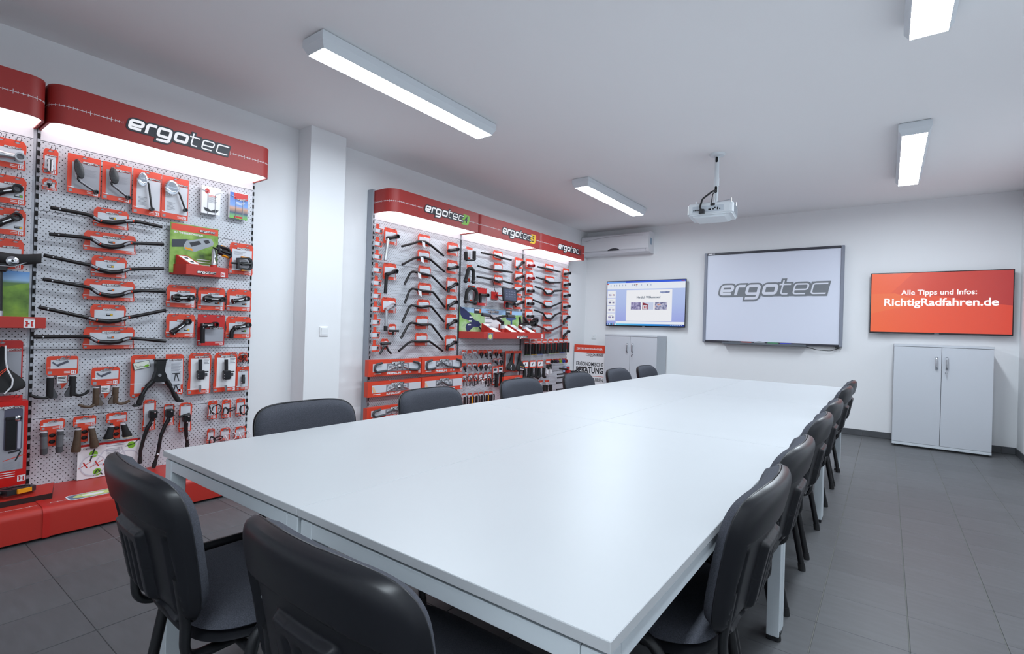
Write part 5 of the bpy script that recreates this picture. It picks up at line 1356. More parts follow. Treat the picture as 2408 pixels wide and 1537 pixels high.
# ------------------------------------------------------------ display cut by the left edge
for k, (b, lab, mt, A, B) in enumerate((((-22, 316, 62, 402), 'silver stem on a card, top of the cut-off display', SILVER, (-6, 360), (46, 370)), ((-22, 404, 62, 484), 'black stem with ring on a card, second from top of the cut-off display', BLACKBAR, (-10, 452), (40, 444)), ((-23, 482, 61, 556), 'rising black stem on a card, third from top of the cut-off display', BLACKBAR, (-12, 528), (38, 510)), ((-24, 556, 56, 634), 'stem card half hidden behind the saddle', BLACKBAR, (-24, 606), (-4, 604)))):
    it = Item('stem_pack', lab, 'stem', b, group='stems on the cut-off display'); it.card(holes=2, top=.31, bot=.19, tag=(it.w * .16, -it.h * .24, (O_, GREEN, Y_, O_)[k]), logo_w=.5, logo_x=.1); it.hooks([-it.w * .22, it.w * .22])
    stem_part(it, it.L(*A, .06), it.L(*B, .06), .019, m=mt, bolts=k < 3)
# picture board and red tray with saddle post
it = Item('saddle_presenter', 'red tray with a countryside picture and a saddle on a post, left edge', 'display stand', (-120, 740, 108, 772), off=.15)
MB().cbox(-it.w / 2, it.w / 2, -.15, -.138, -it.h / 2, it.h / 2, .002).build('tray_front', RED, it.t)
m = MB(); m.box(-it.w / 2, it.w / 2, -.138, 0, -it.h / 2, -it.h / 2 + .006).box(it.w / 2 - .006, it.w / 2, -.138, 0, -it.h / 2, it.h / 2); m.build('tray', RED, it.t)
p = it.L(69, 761, .152); emblem(it.t, p.x, p.z, .046, -.1512); MB().quad(p.x - .022, p.x + .022, -.1512, p.z + .026, p.z + .029).build('small_print', PAPER, it.t)
a, b_ = it.L(70, 640, .03), it.L(66, 745, .03)
pic = mat('countryside_print', (110, 150, 60), .4); gradient(pic, 'Z', [(0, (84, 120, 34)), (.25, (120, 160, 50)), (.45, (70, 100, 36)), (.62, (112, 150, 56)), (.78, (90, 124, 70)), (.84, (150, 186, 222)), (1, (96, 150, 214))])
bd = MB().cbox(-it.w / 2, a.x, -.034, -.03, -it.h / 2 + .01, a.z, .0008).build('picture_board', pic, it.t)
blob = splotch('countryside_blobs', [(58, 88, 34), (112, 150, 58), (140, 176, 60)], 11)
flatpoly(bd, [(-it.w / 2 + .01, -it.h / 2 + .012), (a.x - .001, -it.h / 2 + .012), (a.x - .001, a.z - .062), (a.x - .05, a.z - .075), (a.x - .1, a.z - .09), (a.x - .2, a.z - .08), (-it.w / 2 + .01, a.z - .1)], -.0346, blob, 'printed_trees')
pu = it.L(-2, 700, .11); m = MB(); m.tube([Vector((pu.x, -.11, -it.h / 2)), Vector((pu.x, -.11, .03))], .021, 14); m.build('post_base', RED, it.t, 50)
m = MB(); m.tube([Vector((pu.x, -.11, .03)), Vector((pu.x, -.11, .06))], .018, 14); m.build('post_collar', SILVER, it.t, 50)
top = it.L(-2, 625, .11); m = MB(); m.tube([Vector((pu.x, -.11, .06)), Vector((top.x, -.11, top.z))], .0145, 14); m.build('seat_post', BLACKMET, it.t, 50)
def saddle(it, c, yaw=0.0, tilt=None, par=None, mt=None, L=.27, acc=None):
    """c = mid of the saddle; nose towards +x before turning"""
    N = 22; K = 14; m = MB(); vs = []
    M = tilt or (Matrix.Translation(c) @ Matrix.Rotation(yaw, 4, 'Z'))
    for i in range(N + 1):
        t_ = i / N; x = -L / 2 + L * t_
        hw = .078 * (1 - sm(.15, .62, t_)) + .020
        if t_ < .1: hw *= .55 + .45 * (t_ / .1) ** .5
        if t_ > .93: hw *= max(.05, 1 - ((t_ - .93) / .07) ** 2) ** .5
        zt = .012 * math.sin(t_ * PI * 1.2 + 2.4)
        for k in range(K):
            a = 2 * PI * k / K; vs.append(M @ Vector((x, hw * math.cos(a), zt + (.018 if math.sin(a) > 0 else .03 - .012 * t_) * math.sin(a))))
    fs = [(i * K + k, i * K + (k + 1) % K, (i + 1) * K + (k + 1) % K, (i + 1) * K + k) for i in range(N) for k in range(K)] + [tuple(range(K)), tuple(range(N * K, (N + 1) * K))]
    m.add(vs, fs); o = m.build('saddle_cover', mt or RUBBER, it.t, 70)
    for s in (-1, 1):
        m = MB(); m.tube([M @ Vector(q) for q in fillet([(-L * .4, s * .04, -.02), (-L * .2, s * .022, -.042), (L * .12, s * .02, -.04), (L * .36, s * .008, -.014)], .03, 4)], .0035, 7); m.build('rail', STEEL, it.t, 60)
    return o
c = it.L(40, 600, .12); saddle(it, None, tilt=Matrix.Translation(c + Vector((-.05, 0, -.002))) @ Matrix.Diagonal((1, 1, 1.55, 1)), L=.30)
m = MB(); m.cbox(top.x - .05, top.x + .03, -.135, -.085, top.z - .03, top.z + .02, .006); m.build('clamp', BLACKPL, it.t)
q = it.L(30, 613, .16); m = MB(); M = Matrix.Translation((q.x, -.13, q.z)) @ Matrix.Rotation(PI / 2, 4, 'X'); m.lathe([(.0, .030), (.012, .030), (.026, .022), (.027, .0), (.02, -.004)], 22, M=M); m.build('clamp_disc', CHROME, it.t, 50)
m = MB(); m.lathe([(.0, .032), (.006, .032), (.006, .028)], 12, M=M); m.build('disc_hole', SLOT, it.t)
m = MB(); m.tube(fillet([it.L(4, 600, .12), it.L(8, 632, .12), it.L(44, 620, .12), it.L(66, 606, .12)], .02, 4), .004, 7); m.build('cable', BLACKMET, it.t, 60)
# saddle hung on a card
it = Item('saddle_card', 'black and white saddle hung upright on a red card, left edge', 'saddle', (-48, 800, 53, 920), off=.03).card('round', red=CARD_RED2, top=.22, bot=.13, logo_w=.5, logo_x=.22, grey=CARD_DGREY); it.hooks([-.02])
c = it.L(4, 868, .09)
M = Matrix.Translation(c) @ Matrix.Rotation(PI / 2, 4, 'Z') @ Matrix.Rotation(0, 4, 'X') @ Matrix.Rotation(-PI / 2, 4, 'Y') 
M = Matrix.Translation(c) @ Matrix(((0, 1, 0, 0), (0, 0, -1, 0), (1, 0, 0, 0), (0, 0, 0, 1))) @ Matrix.Identity(4)
saddle(it, c, tilt=M, L=.25)
m = MB(); m.tube(fillet([it.L(13, 812, .115), it.L(13, 845, .115), it.L(17, 868, .115), it.L(30, 892, .115), it.L(28, 908, .115), it.L(10, 926, .115)], .03, 5), .004, 7); m.build('white_piping', PAPER, it.t, 60)
for k in range(2): m = MB(); m.tube(fillet([it.L(-14, 896 - 6 * k, .118), it.L(2, 880 - 6 * k, .12), it.L(16, 868 - 3 * k, .118)], .02, 4), .0022, 6); m.build('red_piping', CARD_RED, it.t, 60)
# tall red box with a window
it = Item('seatpost_box', 'tall red box with a window and a suspension post, bottom left', 'box', (-66, 941, 63, 1158), off=.10)
w, h = it.w / 2, it.h / 2; yf = -.10
m = MB(); m.box(-w, w, yf, -.015, -h, h); bx = m.build('carton', mat('carton_red', (206, 30, 26), .35), it.t)
m = MB(); m.prism([(-w * .8, h), (w * .85, h), (w * .85, h + .028), (-w * .8, h + .028)], -.05, -.0485); m.build('hang_flap', CARD_RED2, it.t); hook(it.cy + .06, it.cz + h + .015)
MB().quad(-w * .86, w * .86, yf - .0006, -h * .62, h * .86).build('print_panel', CARD_DGREY, it.t)
logo(it.t, WM_PRINT, w * .32, h * .86, w * .95, yf - .0014)
wx0, wx1 = it.L(9, 1000, .1).x, it.L(53, 1000, .1).x; wz1, wz0 = it.L(30, 960, .1).z, it.L(30, 1058, .1).z
m = MB(); m.prism(rrect(wx0, wx1, wz0, wz1, .012, 4), yf - .0012, yf - .0004); wd = m.build('window', mat('window_tint', (96, 96, 112), .1), it.t)
m = MB(); m.cbox(wx0 + .006, wx0 + .052, yf - .010, yf - .001, wz0 + .002, wz1 - .05, .004); m.build('post_tube', BLACKMET, wd)
m = MB(); m.prism(rrect(wx0 + .056, wx1 - .006, wz0 + .006, wz1 - .075, .004, 3), yf - .0018, yf - .0012); m.build('inlay_paper', mat('inlay_grey', (176, 176, 190), .5), wd)
m = MB(); m.cbox(wx0 + .004, wx1 - .004, yf - .012, yf - .001, wz1 - .065, wz1 - .045, .004); m.build('post_head', BLACKPL, wd)
MB().ball((wx1 - .022, yf - .004, wz1 - .055), .017, 14, sc=(1, .6, 1)).build('chrome_ball', CHROME, wd, 60)
linework(it.t, [(wx0 + .0, wz0 - .055), (wx1 + .015, wz0 - .03)], .004, yf - .0012, CARD_RED, 'red_arrow'); linework(it.t, [(wx0 + .02, wz0 - .012), (wx1 - .006, wz0 - .004)], .01, yf - .0014, INK, 'printed_saddle'); linework(it.t, [(wx0 + .05, wz0 - .06), (wx0 + .07, wz0 - .012)], .007, yf - .0014, INK, 'printed_post')
smallprint(it, wx0, wx0 + .05, -h * .6, -h * .42, 7, y=yf - .0012); smallprint(it, wx0 + .06, wx1, -h * .6, -h * .42, 7, y=yf - .0012)
p = it.L(50, 1123, .1); emblem(it.t, p.x, p.z, .034, yf - .0012)
for k in range(3): MB().quad(wx0 - .03, wx0 + .05, yf - .0012, -h * .68 - .012 * k, -h * .68 - .012 * k + .004).build('small_print', PAPER, it.t)
# pedal on a slanted plate on the plinth
p = onz(70, 1172, .17)
t = thing('pedal_ramp', 'black pedal with amber reflectors on a red slanted plate on the plinth', 'display stand', (p.x, p.y - .18, .166), PI / 2)
m = MB(); m.add([(-.2, -.06, .0), (.26, -.06, .0), (.26, .1, .0), (-.2, .1, .0), (-.2, -.06, .028), (.26, -.06, .028), (.30, .1, .045), (-.2, .1, .045)], [(3, 2, 1, 0), (4, 5, 6, 7), (0, 1, 5, 4), (1, 2, 6, 5), (2, 3, 7, 6), (3, 0, 4, 7)]); m.build('plate', mat('plate_black', (40, 32, 32), .4), t)
m = MB(); m.add([(-.199, -.059, .0285), (.259, -.059, .0285), (.298, .099, .0455), (-.199, .099, .0455)], [(0, 1, 2, 3)]); m.build('plate_top', RED, t)
class _I: pass
hlp = _I(); hlp.t = t
pedal(hlp, Vector((.13, .02, .058)), Matrix.Rotation(-.1, 4, 'X') @ Matrix.Rotation(.35, 4, 'Z'), 1.35)
# ------------------------------------------------------------ rear displays behind the table: smaller in view, same kinds of things
NTH = ('top', 'second', 'third', 'fourth', 'fifth', 'sixth', 'seventh', 'eighth', 'ninth', 'tenth', 'eleventh')
def small_stem(box, label, A, B, quill=None, m=None, r=.016, red=None, group=None, grey=None, n_hooks=2, quill_m=None):
    it = Item('stem_pack', label, 'stem', box, off=.05, group=group); it.card(near=False, red=red, top=.25, bot=.18, grey=grey)
    it.hooks([-it.w * .22, it.w * .22] if n_hooks == 2 else [0], short=True)
    stem_part(it, it.L(*A, .08), it.L(*B, .08), r, m=m, bolts=False, quill=[it.L(*q, .08) for q in quill] if quill else None, quill_m=quill_m)
    return it
# --- green badge display: clips down the left edge
G = 'small clip cards down the edge of the green badge display'
for k in range(10):
    v = 527 + 30.6 * k; u = 883 - .9 * k
    it = Item('clip_card', f'small red clip card, {NTH[k]} down the left edge of the green badge display', 'accessory', (u, v, u + 18, v + 24), off=.08, group=G)
    w, h = it.w / 2, it.h / 2; y = -.08
    m = MB(); m.prism([(-w * .8, h * .2), (-w * .8, h * 1.2), (-w * .1, h * 1.25), (.0, h * .9), (.0, h * .2)], y, y + .002); m.build('card', CARD_RED, it.t)
    MB().cbox(-w, w * .7, y - .001, y + .03, -h * .75, h * .1, .001).build('print_panel', CARD_GREY, it.t)
    for (a, b, c_, d_) in ((-w, w, h * .1, h * .3), (-w, w * .8, -h, -h * .75), (w * .62, w * .85, -h * .75, h * .1)): MB().box(a, b, y - .002, y + .004, c_, d_).build('red_rim', CARD_RED, it.t)
    MB().cbox(w * .2, w * .6, y - .008, y - .001, -h * .6, h * .0, .002).build('clip', INK, it.t)
    hook(it.cy, it.cz + h * .9, sc=1.0); hook(it.cy + .01, it.cz - h * .9)
S3 = 'stems on the green badge display'
small_stem((902, 533, 934, 577), 'stem with long silver quill, top left of the green badge display', (913, 560), (933, 556), quill=[(911, 575), (906, 612)], group=S3, r=.018, quill_m=SILVER)
it = small_stem((900, 616, 932, 659), 'black stem with long black quill below the silver quill', (910, 645), (930, 638), quill=[(908, 660), (906, 690)], group=S3, r=.018)
it = small_stem((896, 698, 931, 736), 'silver stem with long quill and black tip, lower left of the green badge display', (909, 727), (926, 718), quill=[(908, 742), (908, 768)], m=SILVER, group=S3, r=.018)
p = it.L(907, 766, .08); MB().tube([p, p + Vector((0, 0, -.05))], .019, 12).build('black_tip', RUBBER, it.t, 50)
it = Item('phone_holder', 'black flat holder on a small card beside the lowest clips', 'accessory', (913, 761, 931, 786), off=.05).card(near=False); it.hooks([0], short=True)
a, b = it.L(915, 777, .08), it.L(936, 776, .08); m = MB(); m.cbox(a.x, b.x, -.10, -.07, a.z - .012, a.z + .010, .004); m.tube([it.L(925, 779, .08), it.L(924, 788, .08)], .01, 8); m.build('holder', BLACKPL, it.t)
m = MB(); m.ring(tuple(it.L(924, 791, .08)), .008, .013, -.008, .008, 14); m.build('clamp', SILVER, it.t, 50)
it = Item('tripod_mount', 'small black tripod shaped mount at the bottom left of the green badge display', 'accessory', (895, 796, 913, 821), off=.05).card(near=False); it.hooks([0], short=True)
m = MB(); m.tube([it.L(896, 808, .08), it.L(918, 807, .08)], .014, 10)
for q in (((904, 813), (897, 826), (893, 832)), ((908, 813), (913, 824), (920, 831))): m.tube(fillet([it.L(*z, .08) for z in q], .02, 3), .010, 8)
m.build('mount', BLACKPL, it.t, 50)
# seven bent bars
B3 = 'bent handlebars on the green badge display'
bars3 = [((982, 548, 1012, 581), [(945, 579), (972, 572), (985, 567), (1001, 569), (1014, 577), (1043, 601)]), ((981, 585, 1011, 618), [(946, 622), (970, 609), (980, 605), (998, 605), (1011, 609), (1045, 638)]),
         ((983, 623, 1013, 655), [(951, 668), (965, 641), (972, 638), (993, 643), (1015, 648), (1048, 681)]), ((982, 663, 1014, 695), [(952, 712), (963, 682), (971, 678), (995, 684), (1018, 686), (1046, 722)]),
         ((980, 703, 1010, 733), [(946, 757), (962, 722), (968, 717), (990, 722), (1013, 719), (1044, 756)]), ((977, 742, 1007, 773), [(943, 795), (960, 763), (968, 758), (990, 763), (1014, 762), (1042, 799)]), ((975, 783, 1005, 812), [(938, 825), (960, 806), (970, 802), (990, 802), (1010, 802), (1041, 825)])]
for k, (b, pts) in enumerate(bars3):
    it = bar(b, pts, f'black bent handlebar, {NTH[k]} of seven on the green badge display', k, None, off=.05, near=False, r=.0135, group=B3)
    if k < 4:
        q = it.L((pts[2][0] + pts[3][0] * 2) / 3, pts[3][1] + 5, .105); m = MB(); m.prism([(q.x - .012, q.z - .02), (q.x + .03, q.z - .035), (q.x + .022, q.z + .02), (q.x - .022, q.z + .03)], q.y - .001, q.y); m.build('paper_tag', PAPER, it.t)
for k, v in enumerate((567, 609, 651, 693, 738, 786)):
    v -= (0, 0, 0, 0, 0, -2)[k]; u = 1051 - k
    A, B = ((u + 6, v + 22), (u + 24, v + 19)) if k < 2 else ((u + 7, v + 26), (u + 24, v + 17))
    small_stem((u, v, u + 26, v + 36), f'black stem, {NTH[k]} of six down the right side of the green badge display', A, B, quill=None if k < 2 else [(u + 5, v + 36)], group='stems down the right side of the green badge display', r=.017)
# long boxed handlebars
def longbox(box, label, word, silver, white_tape):
    it = Item('handlebar_box', label, 'box', box, off=.12, group='long red boxed handlebars'); w, h = it.w / 2, it.h / 2; y = -.12
    m = MB(); m.box(-w, w, y, y + .055, -h, h); m.build('carton', CARD_RED, it.t)
    MB().quad(-w * .86, w * .97, y - .0006, -h * .48, h * .52).build('print_panel', CARD_GREY, it.t)
    MB().box(-w * .36, w * .5, y - .0012, y - .0004, -h * .46, h * .5).build('window', mat('box_window', (138, 138, 146), .25), it.t)
    logo(it.t, WM_BOX, w * .06, h * .56, w * .5, y - .0014)
    link('lettering', text_mesh(word, h * .36, .0012, mats=PAPER, width=w * .54), it.t, (-w * .08, y - .0012, -h * .74))
    emblem(it.t, w * .93, -h * .72, h * .34, y - .0012)
    for k in range(2): MB().quad(w * (.38 + .13 * k), w * (.44 + .15 * k), y - .0012, -h * .82, -h * .62).build('print_patch', CARD_GREY, it.t)
    MB().quad(-w * .82, -w * .56, y - .0012, -h * .74, -h * .64).build('band', PAPER, it.t)
    s1, s2 = it.t, y - .018
    if white_tape:
        m = MB(); m.prism([(-w * .86, h * .3), (-w * .8, h * .34), (-w * .7, -h * .5), (-w * .8, -h * .5)], y - .002, y - .001); m.build('printed_bar', mat('tape_peach', (230, 190, 150), .5), it.t)
    else:
        for sg in (-1, 1):
            c = -w * .62 if sg < 0 else w * .72
            pts = [Vector((c + sg * w * .03 * -2, y - .012, h * .62)), Vector((c + sg * w * .16, y - .012, h * .44)), Vector((c + sg * w * .2, y - .012, -h * .1)), Vector((c + sg * w * .12, y - .012, -h * .5)), Vector((c - sg * w * .22, y - .012, -h * .36))]
            m = MB(); m.tube(fillet(pts, .03, 4), .011, 8); m.build('bar_grip', DGREY, it.t, 60)
    if silver:
        m = MB(); m.tube([(-w * .34, s2 + .012, -h * .34), (-w * .08, s2, h * .12), (w * .2, s2, h * .14), (w * .46, s2 + .012, -h * .26)], .009, 8)
        for xx in (-w * .05, w * .17): m.ring((xx, s2, h * .12), .008, .02, -.012, .012, 14)
        m.build('bar', SILVER, it.t, 50)
    else:
        m = MB(); m.tube([(-w * .32, s2 + .012, -h * .1), (-w * .1, s2, h * .3), (w * .2, s2 + .004, -h * .2), (w * .46, s2 + .012, -h * .3)], .008, 8); m.build('bar', DGREY, it.t, 50)
    # large outlined print behind the window
    m = MB()
    for k in range(4): stroke2d(m, [(-w * .3 + k * w * .19, -h * .28), (-w * .16 + k * w * .19, -h * .28), (-w * .16 + k * w * .19, h * .3), (-w * .3 + k * w * .19, h * .3)], .012, y - .0016, 0, shear=.2, closed=True, rad=.015)
    m.build('window_print', mat('window_print', (196, 196, 202), .4), it.t)
    for sx in (-.3, .5): hook(it.cy + sx * w * .6, it.cz + h * .75, sc=1.0)
    return it
longbox((867, 842, 990, 886), 'long red boxed handlebar with silver bar, upper left of the stack behind the chairs', 'PREMIUM', True, False)
longbox((992, 836, 1087, 880), 'long red boxed handlebar with dark bar, upper right of the stack behind the chairs', 'PREMIUM', False, False)
longbox((865, 889, 990, 935), 'long red boxed handlebar with silver bar, second row left, partly behind a chair', 'SUPERLIGHT', True, True)
longbox((992, 880, 1087, 925), 'long red boxed handlebar with grey window, second row right, partly behind a chair', 'SUPERLIGHT', False, True)
longbox((863, 944, 989, 990), 'long red boxed handlebar in the lowest row, mostly behind the chairs', 'PREMIUM', False, False)
# --- yellow badge display
for k, (b, pts) in enumerate((((1093, 578, 1114, 614), [(1095, 598), (1096, 611), (1115, 611), (1115, 596)]), ((1094, 620, 1112, 664), [(1095, 660), (1101, 632), (1108, 630), (1114, 636), (1113, 662)]), ((1096, 669, 1120, 714), [(1095, 708), (1098, 684), (1106, 676), (1118, 680), (1122, 692), (1117, 712)]))):
    lab = ('straight foam bar ends on a card, top left of the yellow badge display', 'looped black foam bar ends below the straight pair', 'square black foam bar ends, lowest of three in the yellow badge display')[k]
    it = Item('bar_end_pair', lab, 'grips', b, off=.05, group='foam bar ends'); w, h = it.w / 2, it.h / 2
    m = MB(); m.prism([(-w * .3, -h), (w * .3, -h), (w * .25, h * .45), (w * .95, h * .75), (w * .5, h), (-w * .5, h), (-w * .95, h * .75), (-w * .25, h * .45)], -.05, -.048); m.build('card', CARD_GREY, it.t)
    MB().quad(-w * .7, w * .7, -.0508, h * .6, h * .98).build('red_band', CARD_RED, it.t); MB().quad(-w * .25, w * .25, -.0508, -h * .95, -h * .6).build('red_band', CARD_RED, it.t); it.hooks([0], short=True)
    P = [it.L(*q, .09) for q in pts]
    if k == 0:
        for s_, e in ((0, 1), (3, 2)): MB().tube([P[s_] + Vector((0, 0, .03)), P[e]], .022, 10).build('foam_grip', RUBBER, it.t, 50)
        MB().tube([P[1], P[2]], .014, 8).build('bar_end', BLACKMET, it.t, 50)
    else:
        f = fillet(P, .05, 5)
        MB().tube(f, .021, 10).build('foam_grip', RUBBER, it.t, 50)
        for e in (0, -1): MB().ball(P[e], .027, 10).build('clamp', BLACKPL, it.t, 60)
        if k == 2: MB().tube([P[0], P[-1]], .014, 8).build('bar_end', BLACKMET, it.t, 50)
B4 = 'straight handlebars on the yellow badge display'
for k, (b, pts) in enumerate((((1159, 587, 1182, 614), [(1132, 594), (1165, 600), (1180, 606), (1202, 611)]), ((1160, 616, 1182, 642), [(1124, 625), (1160, 634), (1180, 636), (1204, 640)]), ((1161, 645, 1182, 671), [(1122, 650), (1160, 657), (1172, 662), (1184, 661), (1206, 667)]))):
    bar(b, pts, f'nearly straight black handlebar, {NTH[k]} of three in the yellow badge display', k, None, off=.05, near=False, r=.0135, group=B4)
for k, v in enumerate((604, 636, 667, 698)):
    u = 1210 - k * .6
    small_stem((u, v, u + 20, v + 29), f'black stem, {NTH[k]} of four down the right side of the yellow badge display', (u + 7, v + (26 if k == 0 else 18)), (u + 20, v + (13 if k != 1 else 14)), group='stems on the yellow badge display', r=.015, quill=[(u + 4, v + 22)] if k in (1, 3) else None)
for k, (b, lab) in enumerate((((1120, 675, 1144, 719), 'deep red stem card with a tall shaft left of the tablet'), ((1184, 704, 1206, 727), 'deep red stem card half hidden below the tablet'))):
    it = Item('stem_pack', lab, 'stem', b, off=.05); it.card('rect', red=CARD_RED2, near=False, top=.42, bot=.15, grey=CARD_DGREY); it.hooks([-it.w * .2, it.w * .2], short=True)
    w, h = it.w / 2, it.h / 2
    stem_part(it, (-w * .55, -.08, h * .15), (w * .75, -.08, h * .2), .018, bolts=False, quill=[(-w * .55, -.08, -h * .1), (-w * .55, -.08, -h * .75)])
    MB().ball((0, -.07, -h * .1), 1, 12, sc=(w * .8, .035, h * .6)).build('blister', CLEAR, it.t, 60)
it = Item('tablet', 'black tablet on a red arm with its red wall plate, on the yellow badge display', 'tablet', (1182, 675, 1214, 711), off=.20)
w, h = it.w / 2, it.h / 2
M = Matrix.Translation((0, -.20, 0)) @ Matrix.Rotation(-.12, 4, 'X')
m = MB(); m.cbox(-w, w, -.012, .012, -h, h, .004, M=M); tb_ = m.build('frame', mat('tablet_frame', (38, 38, 44), .35), it.t)
m = MB(); m.box(-w * .84, w * .84, -.0130, -.0118, -h * .78, h * .84, M=M); sc_ = m.build('screen', mat('tablet_screen', (74, 78, 96), .15), tb_)
for r_ in range(3):
    for c_ in range(4): m = MB(); m.box(-w * .62 + c_ * w * .38, -w * .4 + c_ * w * .38, -.0136, -.0130, h * (.4 - .36 * r_), h * (.52 - .36 * r_), M=M); m.build('app_icon', mat('app_grey', (108, 112, 128), .3), tb_)
a, b = it.L(1156, 685, .01), it.L(1170, 705, .01)
m = MB(); m.cbox(a.x, b.x, -.016, -.002, b.z, a.z, .002); m.build('wall_plate', CARD_RED2, it.t)
zc_ = it.L(1170, 694, .05).z
m = MB(); m.box(b.x - .05, b.x + .03, -.05, -.016, zc_ - .008, zc_ + .008).box(b.x - .0, w * .2, -.19, -.175, zc_ - .008, zc_ + .008); m.tube([(b.x + .02, -.04, zc_), (b.x + .06, -.18, zc_)], .008, 6); m.build('arm', CARD_RED2, it.t)
m = MB(); m.tube(fillet([it.L(1159, 660, .01), it.L(1163, 680, .03), it.L(1172, 703, .05), it.L(1180, 706, .10), Vector((-w * .6, -.185, -h * .7))], .05, 5), .0035, 6); m.build('cable', BLACKMET, it.t, 60)
# picture board over the long red tray
it = Item('handlebar_presenter', 'long red tray with a green picture board, slanted sheets and three bike bars', 'display stand', (1138, 783, 1281, 796), off=.24); w, h = it.w / 2, it.h / 2
tray(it, 1081, 790, .24)
logo(it.t, WM_LIT, it.L(1228, 791, .24).x, -.015, .24, -.2412); emblem(it.t, it.L(1275, 791, .24).x, 0, .05, -.2412)
p = it.L(1153, 791, .24); m = MB(); m.prism([(p.x - .05, p.z - .04), (p.x + .03, p.z - .045), (p.x + .05, p.z - .02), (p.x + .05, p.z + .04), (p.x - .05, p.z + .045)], -.2415, -.2402); st = m.build('sticker', mat('sticker_slate', (110, 120, 140), .5), it.t); m = MB(); m.prism([(p.x + .034 * math.cos(k * PI / 8), p.z + .03 * math.sin(k * PI / 8)) for k in range(16)], -.242, -.2415); m.build('sticker_oval', mat('sticker_lime', (206, 214, 130), .5), st)
def Z(u, v, o=.02): q = it.L(u, v, o); return (q.x, q.z)
x0, z1 = Z(1082, 721); x1, z0 = Z(1227, 780)
bk = splotch('handlebar_board_print', [(96, 140, 70), (150, 196, 110), (180, 210, 160), (110, 150, 84)], 5, rough=.4)
bd = MB().cbox(x0, x1, -.016, -.012, z0 - .01, z1, .001).build('picture_board', bk, it.t)
flatpoly(bd, [(x0, z1), (x1, z1), (x1, z1 - .05), (x0 + .5, z1 - .07), (x0, z1 - .05)], -.0166, mat('print_sky', (160, 196, 230), .5), 'printed_sky')
NV = mat('print_navy2', (40, 48, 92), .4)
flatpoly(bd, [Z(1082, 720), Z(1091, 724), Z(1106, 737), Z(1116, 752), Z(1127, 756), Z(1132, 764), Z(1124, 768), Z(1110, 757), Z(1100, 752), Z(1088, 748), Z(1083, 738)], -.0170, NV, 'printed_handlebar')
flatpoly(bd, [Z(1097, 762), Z(1106, 757), Z(1120, 759), Z(1131, 762), Z(1128, 768), Z(1114, 768), Z(1104, 778), Z(1098, 779), Z(1095, 770)], -.0171, NV, 'printed_stem')
flatpoly(bd, [Z(1122, 763), Z(1125, 763), Z(1138, 780), Z(1134, 780)], -.0172, NV, 'printed_rod')
flatpoly(bd, [Z(1190, 748), Z(1200, 745), Z(1214, 747), Z(1214, 751), Z(1205, 753), Z(1205, 772), Z(1201, 772), Z(1201, 754), Z(1192, 752)], -.0170, mat('print_blue', (70, 90, 140), .4), 'printed_bike')
for k in range(3): MB().quad(Z(1101, 758)[0] + .01 * k, Z(1108, 758)[0] + .012 * k, -.0176, Z(1108, 763 - 9 * k)[1] - .008, Z(1108, 763 - 9 * k)[1] + .006).build('small_print', PAPER, bd)
MB().quad(Z(1140, 755)[0], Z(1180, 755)[0], -.0172, z0 + .0, Z(1160, 739)[1]).build('text_sheet', PAPER, bd)
for k in range(6): MB().quad(Z(1142, 755)[0], Z(1142, 755)[0] + .10 + .02 * (k % 3), -.0178, z0 + .05 + .05 * k, z0 + .06 + .05 * k).build('small_print', INKGREY, bd)
logo(bd, WM_PRINT, Z(1161, 733)[0], Z(1161, 733)[1], .21, -.0178)
for (u, v) in ((1124, 731), (1197, 735)):
    a = Z(u, v); q = MB().quad(a[0] - .065, a[0] + .065, -.0174, a[1] - .03, a[1] + .03).build('series_tag', INK, bd); MB().quad(a[0] - .055, a[0] + .03, -.018, a[1] + .004, a[1] + .024).build('small_print', PAPER, q); MB().quad(a[0] + .03, a[0] + .06, -.018, a[1] - .02, a[1] + .024).build('series_patch', O_, q)
for k, (u0, u1) in enumerate(((1138, 1176), (1176, 1212), (1197, 1236), (1222, 1258))):
    xa = it.L(u0, 780, .1).x; wz = .13; xb = xa + .2
    if k: xa = it.L(u0 + 2, 780, .1).x
    m = MB(); zt_ = h + .10; m.add([(xa, -.06, zt_), (xa + wz, -.06, zt_), (xa + wz + .06, -.222, h), (xa + .06, -.222, h), (xa, -.06, h - .01), (xa + wz, -.06, h - .01)], [(0, 1, 2, 3), (0, 3, 4), (1, 5, 2), (0, 4, 5, 1), (4, 3, 2, 5)]); ip = m.build('info_wedge', RED, it.t)
    m = MB(); m.add([(xa + .016, -.0665, zt_ - .002), (xa + wz - .008, -.0665, zt_ - .002), (xa + wz + .048, -.214, h + .0065), (xa + .070, -.214, h + .0065)], [(0, 1, 2, 3)]); m.build('info_sheet', PAPER, ip)
def barpost(u, topv, label_m, kind):
    pb = it.L(u, 785, .16); pt = it.L(u, topv, .16)
    MB().tube([Vector((pb.x, -.16, h - .03)), Vector((pb.x, -.16, h + .045))], .026, 12).build('post_base', RED, it.t, 50)
    MB().tube([Vector((pb.x, -.16, h + .045)), Vector((pb.x, -.16, h + .09))], .028, 12).build('post_collar', CARD_GREY, it.t, 50)
    MB().tube([Vector((pb.x, -.16, h + .09)), Vector((pb.x, -.16, pt.z))], .021, 12).build('post', BLACKMET, it.t, 50)
    return pt
pt = barpost(1181, 754, None, 0)
T_ = lambda u, v, o=.18: it.L(u, v, o)
MB().tube([T_(1181, 757), T_(1167, 748, .2)], [.02, .016], 10).build('stem_body', BLACKBAR, it.t, 50)
f = fillet([T_(1134, 739, .24), T_(1152, 742, .23), T_(1160, 750, .21), T_(1167, 749, .2), T_(1176, 745, .19), T_(1190, 743, .17), T_(1209, 744, .15)], .06, 5)
MB().tube(f, .0145, 10).build('handlebar', BLACKBAR, it.t, 60)
